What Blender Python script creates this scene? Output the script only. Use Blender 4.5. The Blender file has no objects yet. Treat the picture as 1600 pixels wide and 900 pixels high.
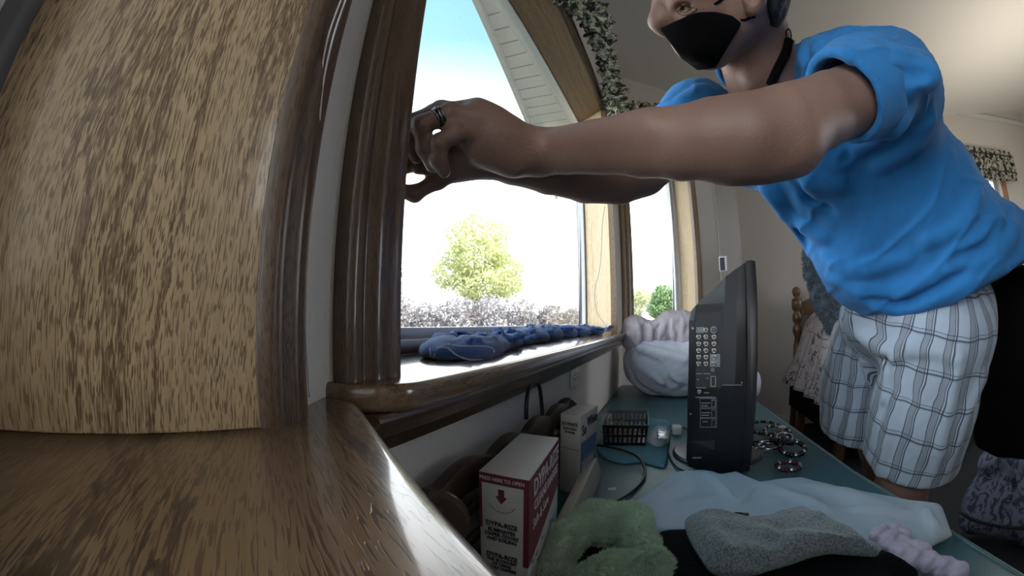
import bpy, bmesh, math, random
import numpy as np
from mathutils import Matrix, Vector, noise
random.seed(4)
SC = bpy.context.scene
COL = SC.collection
PI = math.pi
# ---------------------------------------------------------------- camera (wide action-camera lens, equidistant)
F = 636.0; PITCH = 0.085; YAW = 0.3839
cd = bpy.data.cameras.new('camera'); cam = bpy.data.objects.new('camera', cd); COL.objects.link(cam)
SC.camera = cam
cam.rotation_euler = (PI/2+PITCH, 0, YAW)
cd.type = 'PANO'; cd.sensor_width = 36; cd.clip_start = 0.001; cd.clip_end = 500
cc = cd if hasattr(cd, 'panorama_type') else cd.cycles
cc.panorama_type = 'FISHEYE_LENS_POLYNOMIAL'
cc.fisheye_fov = math.radians(179)
cc.fisheye_polynomial_k0 = 0; cc.fisheye_polynomial_k1 = -1600/36/F
cc.fisheye_polynomial_k2 = cc.fisheye_polynomial_k3 = cc.fisheye_polynomial_k4 = 0
# ---------------------------------------------------------------- sky, sun, exposure
w = bpy.data.worlds.new('sky'); SC.world = w; w.use_nodes = True
nt = w.node_tree; bg = nt.nodes['Background']
tc = nt.nodes.new('ShaderNodeTexCoord'); sp = nt.nodes.new('ShaderNodeSeparateXYZ')
rp = nt.nodes.new('ShaderNodeValToRGB'); rp.color_ramp.interpolation = 'LINEAR'
e = rp.color_ramp.elements
e[0].position = 0.0; e[0].color = (0.90, 0.94, 1.0, 1)
e[1].position = 1.0; e[1].color = (0.06, 0.16, 0.24, 1)
for p_, c_ in ((.40, (.92, .97, 1.0)), (.52, (.26, .34, .36)), (.64, (.105, .20, .225))):
    x = e.new(p_); x.color = (*c_, 1)
nt.links.new(tc.outputs['Generated'], sp.inputs[0]); nt.links.new(sp.outputs['Z'], rp.inputs[0])
nt.links.new(rp.outputs[0], bg.inputs[0]); bg.inputs[1].default_value = 3.7
sl = bpy.data.lights.new('sun', 'SUN'); sl.energy = 8.0; sl.angle = math.radians(1.0); sl.color = (1, .95, .86)
so = bpy.data.objects.new('sun', sl); COL.objects.link(so); so.rotation_euler = (math.radians(42), 0, math.radians(75))
def area(name, loc, rot, sx, sy, power, col=(1, 1, 1)):
    l = bpy.data.lights.new(name, 'AREA'); l.shape = 'RECTANGLE'; l.size = sx; l.size_y = sy; l.energy = power; l.color = col
    o = bpy.data.objects.new(name, l); COL.objects.link(o); o.location = loc; o.rotation_euler = rot; return o
area('ceiling_fill', (3.0, 1.6, .45), (PI, 0, 0), 1.0, 1.0, 15, (1, .90, .76))  # unseen upward fill, added to brighten the ceiling; no fixture in the room
vs = SC.view_settings
SC.display_settings.display_device = 'sRGB'
vs.view_transform = 'Standard'; vs.look = 'None'; vs.gamma = 1; vs.use_curve_mapping = False
vs.exposure = 0.55
try:
    SC.cycles.use_denoising = True; SC.cycles.max_bounces = 8; SC.cycles.diffuse_bounces = 5
    SC.cycles.sample_clamp_indirect = 6; SC.cycles.caustics_reflective = False; SC.cycles.caustics_refractive = False
except Exception: pass
# ---------------------------------------------------------------- picture ray -> point in the room
def ray(px, py):
    x = px-800; y = -(py-450); r = math.hypot(x, y)+1e-9; th = r/F
    d = (x/r*math.sin(th), math.cos(th), y/r*math.sin(th))
    cp, sp_ = math.cos(PITCH), math.sin(PITCH)
    d = (d[0], cp*d[1]-sp_*d[2], sp_*d[1]+cp*d[2])
    c, s = math.cos(YAW), math.sin(YAW)
    return np.array([c*d[0]-s*d[1], s*d[0]+c*d[1], d[2]])
def D(px, py, dist): return ray(px, py)*dist
def atZ(px, py, z): d = ray(px, py); return d*z/d[2]
def atX(px, py, x): d = ray(px, py); return d*x/d[0]
def atY(px, py, y): d = ray(px, py); return d*y/d[1]
def atP(px, py, n, p0): d = ray(px, py); n = np.array(n, float); return d*(n@np.array(p0, float))/(d@n)
# ---------------------------------------------------------------- helpers
def setp(o, label=None, cat=None, group=None, kind=None):
    if label: o['label'] = label
    if cat: o['category'] = cat
    if group: o['group'] = group
    if kind: o['kind'] = kind
    return o
def empty(name, loc=(0, 0, 0), rz=0, label=None, cat=None, group=None):
    o = bpy.data.objects.new(name, None); COL.objects.link(o); o.location = [float(v) for v in loc]; o.rotation_euler = (0, 0, rz)
    o.empty_display_size = .02
    return setp(o, label, cat, group)
def mob(name, verts, faces, mat, parent=None, smooth=False, M=None, attrs=None, bevel=0, seg=2, auto=None):
    me = bpy.data.meshes.new(name)
    me.from_pydata([tuple(map(float, v)) for v in verts], [], [tuple(map(int, f)) for f in faces])
    if mat: me.materials.append(mat)
    if bevel:
        b = bmesh.new(); b.from_mesh(me); bmesh.ops.remove_doubles(b, verts=b.verts, dist=1e-6)
        bmesh.ops.recalc_face_normals(b, faces=b.faces)
        ed = [x for x in b.edges if x.is_manifold and x.calc_face_angle(0) > .5]
        bmesh.ops.bevel(b, geom=ed, offset=bevel, segments=seg, profile=.5, affect='EDGES', clamp_overlap=True)
        b.to_mesh(me); b.free()
    if smooth: me.polygons.foreach_set('use_smooth', [True]*len(me.polygons))
    if bevel and auto is None: auto = .6
    if auto:
        me.polygons.foreach_set('use_smooth', [True]*len(me.polygons)); me.set_sharp_from_angle(angle=auto)
    if attrs:
        for k, v in attrs.items():
            a = me.attributes.new(k, 'FLOAT_VECTOR', 'POINT'); a.data.foreach_set('vector', np.asarray(v, np.float32).ravel())
    o = bpy.data.objects.new(name, me); COL.objects.link(o)
    if M is not None: o.matrix_world = M
    if parent is not None: o.parent = parent; 
    return o
def join(*parts):
    V, Fc = [], []
    for v, f in parts:
        n = len(V); V += [tuple(q) for q in v]; Fc += [tuple(i+n for i in q) for q in f]
    return V, Fc
def bx(x0, x1, y0, y1, z0, z1):
    v = [(x, y, z) for z in (z0, z1) for y in (y0, y1) for x in (x0, x1)]
    return v, [(0, 2, 3, 1), (4, 5, 7, 6), (0, 1, 5, 4), (2, 6, 7, 3), (0, 4, 6, 2), (1, 3, 7, 5)]
def prism(poly, z0, z1):      # xy polygon (ccw) extruded in z
    n = len(poly); v = [(p[0], p[1], z0) for p in poly]+[(p[0], p[1], z1) for p in poly]
    return v, [tuple(range(n-1, -1, -1)), tuple(range(n, 2*n))]+[(i, (i+1) % n, n+(i+1) % n, n+i) for i in range(n)]
def tf(g, M):
    return [tuple(M @ Vector(v)) for v in g[0]], g[1]
def tube(pts, r, seg=8, closed=False):
    P = [Vector(p) for p in pts]; n = len(P); R = r if hasattr(r, '__len__') else [r]*n
    V, Fc = [], []; up = None
    for i in range(n):
        a = P[(i-1) % n] if closed or i > 0 else P[0]; b = P[(i+1) % n] if closed or i < n-1 else P[-1]
        t = (b-a).normalized() if (b-a).length > 1e-9 else Vector((0, 0, 1))
        if up is None: up = t.orthogonal().normalized()
        up = (up-t*up.dot(t)); up = up.normalized() if up.length > 1e-6 else t.orthogonal().normalized()
        s = t.cross(up)
        for k in range(seg):
            an = 2*PI*k/seg; V.append(tuple(P[i]+(up*math.cos(an)+s*math.sin(an))*R[i]))
    for i in range(n if closed else n-1):
        j = (i+1) % n
        for k in range(seg): Fc.append((i*seg+k, i*seg+(k+1) % seg, j*seg+(k+1) % seg, j*seg+k))
    if not closed: Fc.append(tuple(range(seg-1, -1, -1))); Fc.append(tuple((n-1)*seg+k for k in range(seg)))
    return V, Fc
def lathe(prof, seg=24, c=(0, 0, 0)):   # (r, z)
    V, Fc = [], []
    for r, z in prof:
        for k in range(seg):
            a = 2*PI*k/seg; V.append((c[0]+r*math.cos(a), c[1]+r*math.sin(a), c[2]+z))
    for i in range(len(prof)-1):
        for k in range(seg): Fc.append((i*seg+k, i*seg+(k+1) % seg, (i+1)*seg+(k+1) % seg, (i+1)*seg+k))
    Fc.append(tuple(range(seg-1, -1, -1))); Fc.append(tuple((len(prof)-1)*seg+k for k in range(seg)))
    return V, Fc
def spline(pts, n=8, closed=False):      # Catmull-Rom
    P = [np.array(p, float) for p in pts]; m = len(P); out = []
    for i in range(m if closed else m-1):
        p0 = P[(i-1) % m] if closed or i > 0 else P[0]; p1 = P[i]; p2 = P[(i+1) % m]
        p3 = P[(i+2) % m] if closed or i < m-2 else P[-1]
        for k in range(n):
            t = k/n; out.append(.5*((2*p1)+(-p0+p2)*t+(2*p0-5*p1+4*p2-p3)*t*t+(-p0+3*p1-3*p2+p3)*t**3))
    if not closed: out.append(P[-1])
    return out
def FR(o, ang):                     # frame: local X along, Y outward/back, Z up
    return Matrix.Translation(Vector([float(v) for v in o])) @ Matrix.Rotation(math.radians(ang), 4, 'Z')
# ---------------------------------------------------------------- materials
MT = {}
class N:
    def __init__(s, name):
        s.m = bpy.data.materials.new(name); s.m.use_nodes = True; s.t = s.m.node_tree; s.b = s.t.nodes['Principled BSDF']; s.co = None
    def n(s, ty, **k):
        x = s.t.nodes.new('ShaderNode'+ty)
        for a, b in k.items(): setattr(x, a, b)
        return x
    def l(s, a, b): s.t.links.new(a, b)
    def val(s, sock, v):
        if hasattr(v, 'links') or hasattr(v, 'is_linked'): s.l(v, sock)
        else: sock.default_value = v if not isinstance(v, tuple) or len(v) != 3 else ((*v, 1) if sock.type == 'RGBA' else v)
    def math(s, op, a, b=0, c=0):
        x = s.n('Math', operation=op); s.val(x.inputs[0], a); s.val(x.inputs[1], b); s.val(x.inputs[2], c); return x.outputs[0]
    def obj(s, scale=(1, 1, 1), rot=(0, 0, 0), attr=None):
        if attr: src = s.n('Attribute', attribute_name=attr).outputs['Vector']
        else: src = s.n('TexCoord').outputs['Object']
        m = s.n('Mapping'); m.inputs['Scale'].default_value = scale; m.inputs['Rotation'].default_value = rot; s.l(src, m.inputs[0]); return m.outputs[0]
    def noise(s, vec, scale=5, detail=3, rough=.5, dist=0):
        x = s.n('TexNoise'); s.l(vec, x.inputs['Vector']); x.inputs['Scale'].default_value = scale; x.inputs['Detail'].default_value = detail
        x.inputs['Roughness'].default_value = rough; x.inputs['Distortion'].default_value = dist; return x.outputs['Fac']
    def ramp(s, f, stops, interp='LINEAR'):
        r = s.n('ValToRGB'); r.color_ramp.interpolation = interp; e = r.color_ramp.elements
        while len(e) < len(stops): e.new(.5)
        for i, (p, c) in enumerate(stops):
            e[i].position = p; e[i].color = (*c, 1) if isinstance(c, tuple) else (c, c, c, 1)
        s.l(f, r.inputs[0]); return r.outputs[0]
    def mix(s, f, a, b, mode='MIX'):
        x = s.n('MixRGB', blend_type=mode); s.val(x.inputs[0], f); s.val(x.inputs[1], a); s.val(x.inputs[2], b); return x.outputs[0]
    def bump(s, h, dist=.001, strength=1, normal=None):
        x = s.n('Bump'); x.inputs['Distance'].default_value = dist; x.inputs['Strength'].default_value = strength; s.l(h, x.inputs['Height'])
        if normal: s.l(normal, x.inputs['Normal'])
        s.l(x.outputs[0], s.b.inputs['Normal']); return x.outputs[0]
    def set(s, **k):
        for a, b in k.items():
            s.val(s.b.inputs[{'col': 'Base Color', 'rough': 'Roughness', 'metal': 'Metallic', 'spec': 'Specular IOR Level', 'coat': 'Coat Weight',
                  'coatr': 'Coat Roughness', 'sheen': 'Sheen Weight', 'trans': 'Transmission Weight', 'alpha': 'Alpha', 'sss': 'Subsurface Weight', 'ior': 'IOR'}[a]], b)
        return s
def plain(name, col, rough=.6, bumps=0, scale=60, **k):
    s = N(name); v = s.obj(); f = s.noise(v, scale, 3)
    s.set(col=s.mix(.25, col, s.mix(f, tuple(c*.75 for c in col), tuple(min(1, c*1.25) for c in col))), rough=rough, **k)
    if bumps: s.bump(f, bumps)
    return s.m
def oak(name, light, mid, dark, axis='Z', coat=.0, rough=.45, streak=1.0, k=1.0, pore=1.0, off=0):
    """oak: grain along the local axis; open pores as short dashes, cathedral streaks; light colour grain only"""
    s = N(name)
    def sc(across, along): 
        v = [across]*3; v['XYZ'.index(axis)] = along; return tuple(q*k for q in v)
    base = s.obj((1, 1, 1)); 
    wv = s.noise(s.obj(sc(5, 2.2)), 1, 2)                           # slow waviness
    add = s.n('VectorMath', operation='MULTIPLY_ADD'); cmb = s.n('CombineXYZ')
    for i in range(3): s.l(wv, cmb.inputs[i])
    s.l(cmb.outputs[0], add.inputs[0]); add.inputs[1].default_value = tuple(0 if i == 'XYZ'.index(axis) else .05/k for i in range(3)); 
    o_ = s.n('VectorMath', operation='ADD'); o_.inputs[1].default_value = (off, off, off); s.l(base, o_.inputs[0]); s.l(o_.outputs[0], add.inputs[2])
    def mp(scale):
        m = s.n('Mapping'); m.inputs['Scale'].default_value = scale; s.l(add.outputs[0], m.inputs[0]); return m.outputs[0]
    band = s.noise(mp(sc(26, 1.0)), 1, 1, .4)                       # growth rings
    fine = s.noise(mp(sc(300, 7)), 1, 2, .5)
    po = s.noise(mp(sc(1500, 90)), 1, 0, .5)                         # pores
    rough_ = s.noise(mp(sc(420, 60)), 1, 2, .6)
    bj = s.math('ADD', band, s.math('MULTIPLY', s.math('SUBTRACT', rough_, .5), .26))
    ring = s.ramp(bj, [(.548, 0.), (.572, 1.), (.596, .9), (.622, .0)])
    c = s.mix(s.ramp(fine, [(.3, 0.), (.7, 1.)]), mid, light)
    c = s.mix(s.math('MULTIPLY', ring, .66*streak), c, dark); po = s.math('ADD', po, s.math('MULTIPLY', ring, .07))
    pr = s.ramp(po, [(.56, 0.), (.605, 1.)])
    pm = s.math('MULTIPLY', pr, s.ramp(band, [(.35, .75), (.6, 1.)]))
    c = s.mix(s.math('MULTIPLY', pm, .8*pore), c, dark)
    s.set(col=c, rough=rough, coat=coat, coatr=.10)
    s.bump(s.math('SUBTRACT', 1, pm), .00025, .6)
    return s.m
OAKL = dict(light=(.58, .43, .26), mid=(.48, .34, .195), dark=(.13, .072, .036))
M_jamb = oak('light oak board', **OAKL, axis='Z', coat=.42, rough=.42)
M_sill = oak('varnished oak sill', (.235, .145, .075), (.165, .096, .047), (.036, .018, .009), axis='X', coat=.7, rough=.33, streak=1.5, k=.8)
M_csill = oak('varnished oak window sill', (.17, .10, .052), (.12, .068, .033), (.05, .027, .013), axis='X', coat=1, rough=.25, off=3, pore=.5)
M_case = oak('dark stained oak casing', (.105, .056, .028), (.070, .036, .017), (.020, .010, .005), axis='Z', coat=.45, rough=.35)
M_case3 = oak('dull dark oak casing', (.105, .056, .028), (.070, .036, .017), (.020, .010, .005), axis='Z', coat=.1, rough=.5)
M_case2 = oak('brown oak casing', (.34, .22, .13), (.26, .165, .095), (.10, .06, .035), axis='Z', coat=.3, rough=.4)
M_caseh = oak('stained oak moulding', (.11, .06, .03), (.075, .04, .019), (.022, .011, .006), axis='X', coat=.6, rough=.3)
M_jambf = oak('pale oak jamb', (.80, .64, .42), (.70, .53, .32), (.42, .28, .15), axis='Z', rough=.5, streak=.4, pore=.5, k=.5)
M_headj = oak('oak head jamb', (.26, .165, .085), (.20, .12, .06), (.10, .05, .025), axis='X', rough=.45, streak=.5, pore=.5, k=.6)
M_wall = plain('painted wall', (.60, .575, .55), .85, .0004, 130)
M_ceil = plain('ceiling paint', (.70, .68, .65), .9, .0006, 160)
M_base = plain('white trim paint', (.62, .62, .62), .5)
M_floor = plain('dark carpet', (.018, .02, .026), .95, .003, 300)
M_vinyl = plain('white vinyl', (.86, .87, .90), .4)
M_vinylg = plain('grey vinyl', (.11, .11, .115), .5)
s = N('window glass'); gl = s.n('BsdfGlossy'); gl.inputs['Roughness'].default_value = 0; tr = s.n('BsdfTransparent'); fz = s.n('Fresnel'); fz.inputs[0].default_value = 1.45
mx = s.n('MixShader'); gm = s.n('NewGeometry'); s.l(s.math('MULTIPLY', fz.outputs[0], s.math('SUBTRACT', 1, gm.outputs['Backfacing'])), mx.inputs[0]); s.l(tr.outputs[0], mx.inputs[1]); s.l(gl.outputs[0], mx.inputs[2]); s.l(mx.outputs[0], s.t.nodes['Material Output'].inputs[0]); M_glass = s.m
# ================================================================ SETTING
def struct(name, g, mat, M=None, label=None, parent=None, **k):
    o = mob(name, g[0], g[1], mat, parent, M=M, **k)
    if parent is None: o['kind'] = 'structure'
    if label: o['label'] = label
    return o
ZC = -.045; ZN = -.055; ZT = -.30; ZF = -.86; XW = -.227; WT = .16
def zceil(x): return 1.38+.13*(x-XW)
# floor, ceiling
struct('floor', bx(-.6, 4.7, -1.7, 3.4, ZF-.05, ZF), M_floor, label='dark carpeted floor')
struct('ceiling', ([(-.5, -1.7, zceil(-.5)), (4.7, -1.7, zceil(4.7)), (4.7, 3.5, zceil(4.7)), (-.5, 3.5, zceil(-.5)),
                    (-.5, -1.7, zceil(-.5)+.1), (4.7, -1.7, zceil(4.7)+.1), (4.7, 3.5, zceil(4.7)+.1), (-.5, 3.5, zceil(-.5)+.1)],
                   [(0, 3, 2, 1), (4, 5, 6, 7), (0, 1, 5, 4), (1, 2, 6, 5), (2, 3, 7, 6), (3, 0, 4, 7)]), M_ceil, label='sloping painted ceiling')
HH = 2.15
def wall_open(name, M, L, op, h=HH, t=WT, label=None):
    """wall along local X 0..L, outward +Y, with an opening (x0,x1,z0,z1) or None"""
    if op:
        x0, x1, z0, z1 = op
        g = join(bx(0, x0, 0, t, ZF, h), bx(x1, L, 0, t, ZF, h), bx(x0, x1, 0, t, ZF, z0), bx(x0, x1, 0, t, z1, h))
    else: g = bx(0, L, 0, t, ZF, h)
    return struct(name, g, M_wall, M, label)
Wc = FR((XW, 0, 0), 90); Wf = FR((XW, 1.985, 0), 45)
An = np.array([-.180, .113, 0.]); Wn = FR((-.227, .205, 0), 117)
# centre wall: local x = world y
gw = join(bx(.205, .267, 0, WT, ZF, 1.38), prism([(1.612, 0), (2.0, 0), (2.0, WT), (1.74, WT)], ZF, 1.38), bx(.267, 1.75, .003, WT, ZF, ZC-.02), bx(.267, 1.64, 0, WT, ZF, ZC-.02), bx(.267, 1.75, .003, WT, .932, 1.38), bx(.267, 1.64, 0, .01, .932, 1.38))
struct('wall_window', gw, M_wall, FR((XW, 0, 0), 90), 'painted wall around the large window')
wall_open('wall_far_bay', Wf, .80, (.055, .555, ZC-.02, .93), h=1.47)
# near bay wall: short piece between the near board and the corner, and its window wall
pn = (-.227, .205)
struct('wall_near_bay', prism([(An[0], An[1]), (An[0]-.0945, An[1]+.0326), (-.31, .205), pn], ZF, 1.4), M_wall)
A2 = An+np.array([.9455, -.3256, 0])*.66
Mg = FR(An-np.array([0.0, 0, 0]), 109-180+0)     # local X from A towards A2 (room side), +Y = world outward?
# local frame of the near window: X along azimuth 109, Y = outward (azimuth 199)
def rotm(o, xdir, ydir):
    m = Matrix.Identity(4)
    for i in range(3):
        m[i][0] = xdir[i]; m[i][1] = ydir[i]; m[i][2] = (0, 0, 1)[i]; m[i][3] = o[i]
    return m
xd = np.array([.9455, -.3256, 0]); yd = np.array([-.3256, -.9455, 0])
# right-handed frame for the near window: X = -xd, Y = yd  (X x Y = +Z)
Mn = rotm(A2, -xd, yd)            # local x 0 at A2 ... .66 at A
struct('wall_near_window', join(bx(0, .66, .0, .16, ZF, ZN-.026), bx(0, .66, 0, .16, 1.02, 1.45)), M_wall, Mn)
struct('wall_left', bx(A2[0]-.02, A2[0]+.1, -1.7, A2[1]+.0, ZF, 1.6), M_wall)
struct('wall_corner', bx(.34, .48, 2.54, 3.31, ZF, 1.6), M_wall)
yE = 3.3
struct('wall_end', join(bx(.30, 3.05, yE, yE+.12, ZF, HH), bx(3.78, 4.7, yE, yE+.12, ZF, HH), bx(3.05, 3.78, yE, yE+.12, 1.25, HH), bx(3.05, 3.78, yE, yE+.12, ZF, -.1)), M_wall, label='end wall')
struct('wall_right', join(bx(4.6, 4.72, -1.7, 1.0, ZF, HH), bx(4.6, 4.72, 2.6, 3.42, ZF, HH), bx(4.6, 4.72, 1.0, 2.6, 1.3, HH), bx(4.6, 4.72, 1.0, 2.6, ZF, -.1)), M_wall)
struct('wall_back', (bx(.3, 4.7, -1.72, -1.6, ZF, HH)), M_wall)
struct('baseboard_end', bx(.48, 4.6, yE-.014, yE, ZF, ZF+.09), M_base, bevel=.004)
struct('trim_1', join(bx(.48, 4.6, yE-.03, yE, 1.84, 1.89)), M_base)
# ---- mouldings: extrude a casing profile
CPR = [(0, 0), (0, .012), (.006, .017), (.014, .017), (.018, .013), (.022, .013), (.027, .019), (.036, .021), (.045, .018), (.050, .021), (.057, .021), (.057, 0)]
def casing(name, M, x0, x1, z0, z1, side, flip=False, mat=None, label=None, wd=.057, parent=None, th=1.0):
    """side 'V': vertical casing, inner edge at x0, running to x1 direction sign; 'H': horizontal, inner edge z0"""
    s_ = wd/.057; CP = [(a, b*th) for a, b in CPR]
    if side == 'V':
        sg = 1 if x1 > x0 else -1
        prof = [(x0+sg*(wd-a*s_), -b) for a, b in CP]       # thick edge outside
        if flip: prof = [(x0+sg*a*s_, -b) for a, b in CP]
        if sg > 0 and not flip or sg < 0 and flip: prof = prof[::-1]
        g = prism(prof, z0, z1)
    else:
        sg = 1 if z1 > z0 else -1
        prof = [(-b, z0+sg*a*s_) for a, b in CP]
        n = len(prof); v = [(x0, p[0], p[1]) for p in prof]+[(x1, p[0], p[1]) for p in prof]
        g = (v, [tuple(range(n)), tuple(range(2*n-1, n-1, -1))]+[(i, n+i, n+(i+1) % n, (i+1) % n) for i in range(n)])
    b = bmesh.new(); me = bpy.data.meshes.new(name)
    me.from_pydata(g[0], [], g[1]); b.from_mesh(me); bmesh.ops.recalc_face_normals(b, faces=b.faces); b.to_mesh(me); b.free()
    me.materials.append(mat or M_case); me.polygons.foreach_set('use_smooth', [True]*len(me.polygons)); me.set_sharp_from_angle(angle=.9)
    o = bpy.data.objects.new(name, me); COL.objects.link(o); o.matrix_world = M
    if parent: o.parent = parent
    else: o['kind'] = 'structure'
    if label: o['label'] = label
    return o
C0 = FR((XW, 0, 0), 90)
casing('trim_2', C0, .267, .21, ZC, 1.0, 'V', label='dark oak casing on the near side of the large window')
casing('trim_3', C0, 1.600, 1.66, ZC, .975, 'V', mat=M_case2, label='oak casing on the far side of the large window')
casing('trim_4', C0, .21, 1.657, .915, 1.0, 'H', mat=M_caseh, label='oak casing above the large window')
# near casing beside the light board
dn = np.array([-.454, .891, 0]); 
casing('trim_5', FR(An+dn*.034, 117), 0.0, -.03, ZN, 1.25, 'V', wd=.034, th=.62, mat=M_case3, label='dark oak casing beside the light oak board')
# ---- sills
def sill(name, poly, z, t, mat, M=None, bev=.006, label=None):
    g = prism(poly, z-t, z); return struct(name, g, mat, M, label, bevel=bev, seg=3)
def rnd(poly, i, r, n=4):
    p = [np.array(q, float) for q in poly]; a, b, c = p[i-1], p[i], p[(i+1) % len(p)]
    u = (a-b)/np.linalg.norm(a-b)*r; v = (c-b)/np.linalg.norm(c-b)*r
    arc = [(b+u)*(1-t)**2+2*b*t*(1-t)+(b+v)*t*t for t in np.linspace(0, 1, n+1)]
    return [tuple(q) for q in p[:i]]+[tuple(q) for q in arc]+[tuple(q) for q in p[i+1:]]
# local frame of the centre sill: x = world y, y = -(world x - XW)
cs = [(.205, .118), (.198, .0), (.212, -.028), (.238, -.052), (1.985+.022, -.052), (1.985, 0.), (1.69, .115)]
cs = rnd(cs, 3, .016); cs = cs[::-1]
sill('window_sill_centre', cs, ZC, .022, M_csill, FR((XW, 0, 0), 90), label='glossy varnished oak sill under the large window')
fs = [(0.0, -.052), (.82, -.052), (.82, .0), (.55, .0), (.55, .115), (.05, .115), (.05, 0), (0, 0)]
sill('window_sill_far', fs, ZC, .022, M_csill, Wf)
ns_ = [(-.196, .205), (-.245, .205), (-.262, .10), (-.243, -.05), (.45, -.29), (.56, -.09), (.47, -.115), (-.0275, .0715)]
ns_ = rnd(ns_, 0, .012)[::1]
def ccw(p):
    a = sum(p[i][0]*p[(i+1) % len(p)][1]-p[(i+1) % len(p)][0]*p[i][1] for i in range(len(p))); return p if a > 0 else p[::-1]
rz = math.atan2(-.1335, .1685)            # grain direction along the front edge, tilted a little
Mx = Matrix.Rotation(rz+math.radians(5), 4, 'Z'); inv = Mx.inverted()
sill('window_sill_near', ccw([tuple((inv @ Vector((p[0], p[1], 0)))[:2]) for p in ns_]), ZN, .026, M_sill, Mx, bev=.007, label='varnished oak sill in the foreground')
# aprons (moulding under the sills)
def apron(name, M, x0, x1, y0=-.022, label=None):
    pr = [(-.0, -.067), (-.040, -.067), (-.042, -.072), (-.038, -.077), (-.030, -.078), (-.026, -.083), (-.024, -.092), (-.017, -.094), (-.013, -.100), (-.011, -.108), (0, -.110)]
    n = len(pr); v = [(x0, p[0], p[1]+.0) for p in pr]+[(x1, p[0], p[1]) for p in pr]
    g = (v, [tuple(range(n)), tuple(range(2*n-1, n-1, -1))]+[(i, n+i, n+(i+1) % n, (i+1) % n) for i in range(n)])
    return struct(name, g, M_caseh, M, label, bevel=.0008, auto=.7)
apron('trim_6', C0, .215, 1.985, label='dark oak moulding under the window sill')
apron('trim_7', Wf, 0.0, .80)
# ---- light oak board (jamb of the near window) with a nail hole
Mj = rotm(An, np.array([.3256, .9455, 0]), np.array([-.9455, .3256, 0]))      # +X towards the room corner, +Y outward
board = struct('window_jamb_near', bx(-.166, 0, 0.0, .019, ZN, 1.02), M_jamb, Mj, label='light oak board with open grain filling the left of the view', bevel=.0012)
# far jambs / head of the centre window
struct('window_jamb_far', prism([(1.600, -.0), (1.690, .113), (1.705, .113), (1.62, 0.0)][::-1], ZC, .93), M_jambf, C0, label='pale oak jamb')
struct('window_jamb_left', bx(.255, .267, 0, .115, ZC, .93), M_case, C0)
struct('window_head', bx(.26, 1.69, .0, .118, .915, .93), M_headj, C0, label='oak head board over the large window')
# ================================================================ windows
def frame_win(name, M, x0, x1, z0, z1, y, fw=.03, fb=.04, label=None, mat=None, mull=0):
    m = mat or M_vinyl
    r = empty(name); r['kind'] = 'structure'; r.matrix_world = M
    if label: r['label'] = label
    def prof(a0, a1, b0, b1, w0, w1, nm):
        pass
    # stepped frame: outer frame, inner sash
    for k, (ins, wd, dy, dp) in enumerate([(0, fw*.55, 0, .03), (fw*.5, fw*.5, .008, .03)]):
        a0, a1, b0, b1 = x0+ins, x1-ins, z0+ins*fb/fw, z1-ins
        hb = wd*fb/fw
        g = join(bx(a0, a0+wd, y+dy, y+dy+dp, b0, b1), bx(a1-wd, a1, y+dy, y+dy+dp, b0, b1), bx(a0+wd, a1-wd, y+dy, y+dy+dp, b0, b0+hb), bx(a0+wd, a1-wd, y+dy, y+dy+dp, b1-wd, b1))
        o = mob(['frame', 'sash'][k], g[0], g[1], m, bevel=.0015); o.parent = r
    g = bx(x0+fw, x1-fw, y+.02, y+.024, z0+fb, z1-fw)
    o = mob('pane', g[0], g[1], M_glass); o.parent = r
    return r
frame_win('window_1', C0, .30, 1.735, ZC, .96, .113, .05, .037, label='large white framed picture window')
w2 = frame_win('window_2', Wf, .02, .560, ZC, .93, .113, .05, .03, label='narrow white framed bay window')
struct('window_jamb_bay', join(bx(.548, .556, 0, .12, ZC, .93)), M_jambf, Wf)
struct('window_jamb_bay_left', join(bx(.05, .06, 0, .12, ZC, .93)), M_jambf, Wf)
casing('trim_8', Wf, .060, .003, ZC, .975, 'V', mat=M_case2)
casing('trim_9', Wf, .548, .605, ZC, .975, 'V', mat=M_case2)
casing('trim_10', Wf, .003, .605, .915, .975, 'H', mat=M_caseh)
frame_win('window_3', Mn, .0, .66+.07, ZN, 1.02, .155, .11, .03, mat=M_vinylg)
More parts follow.
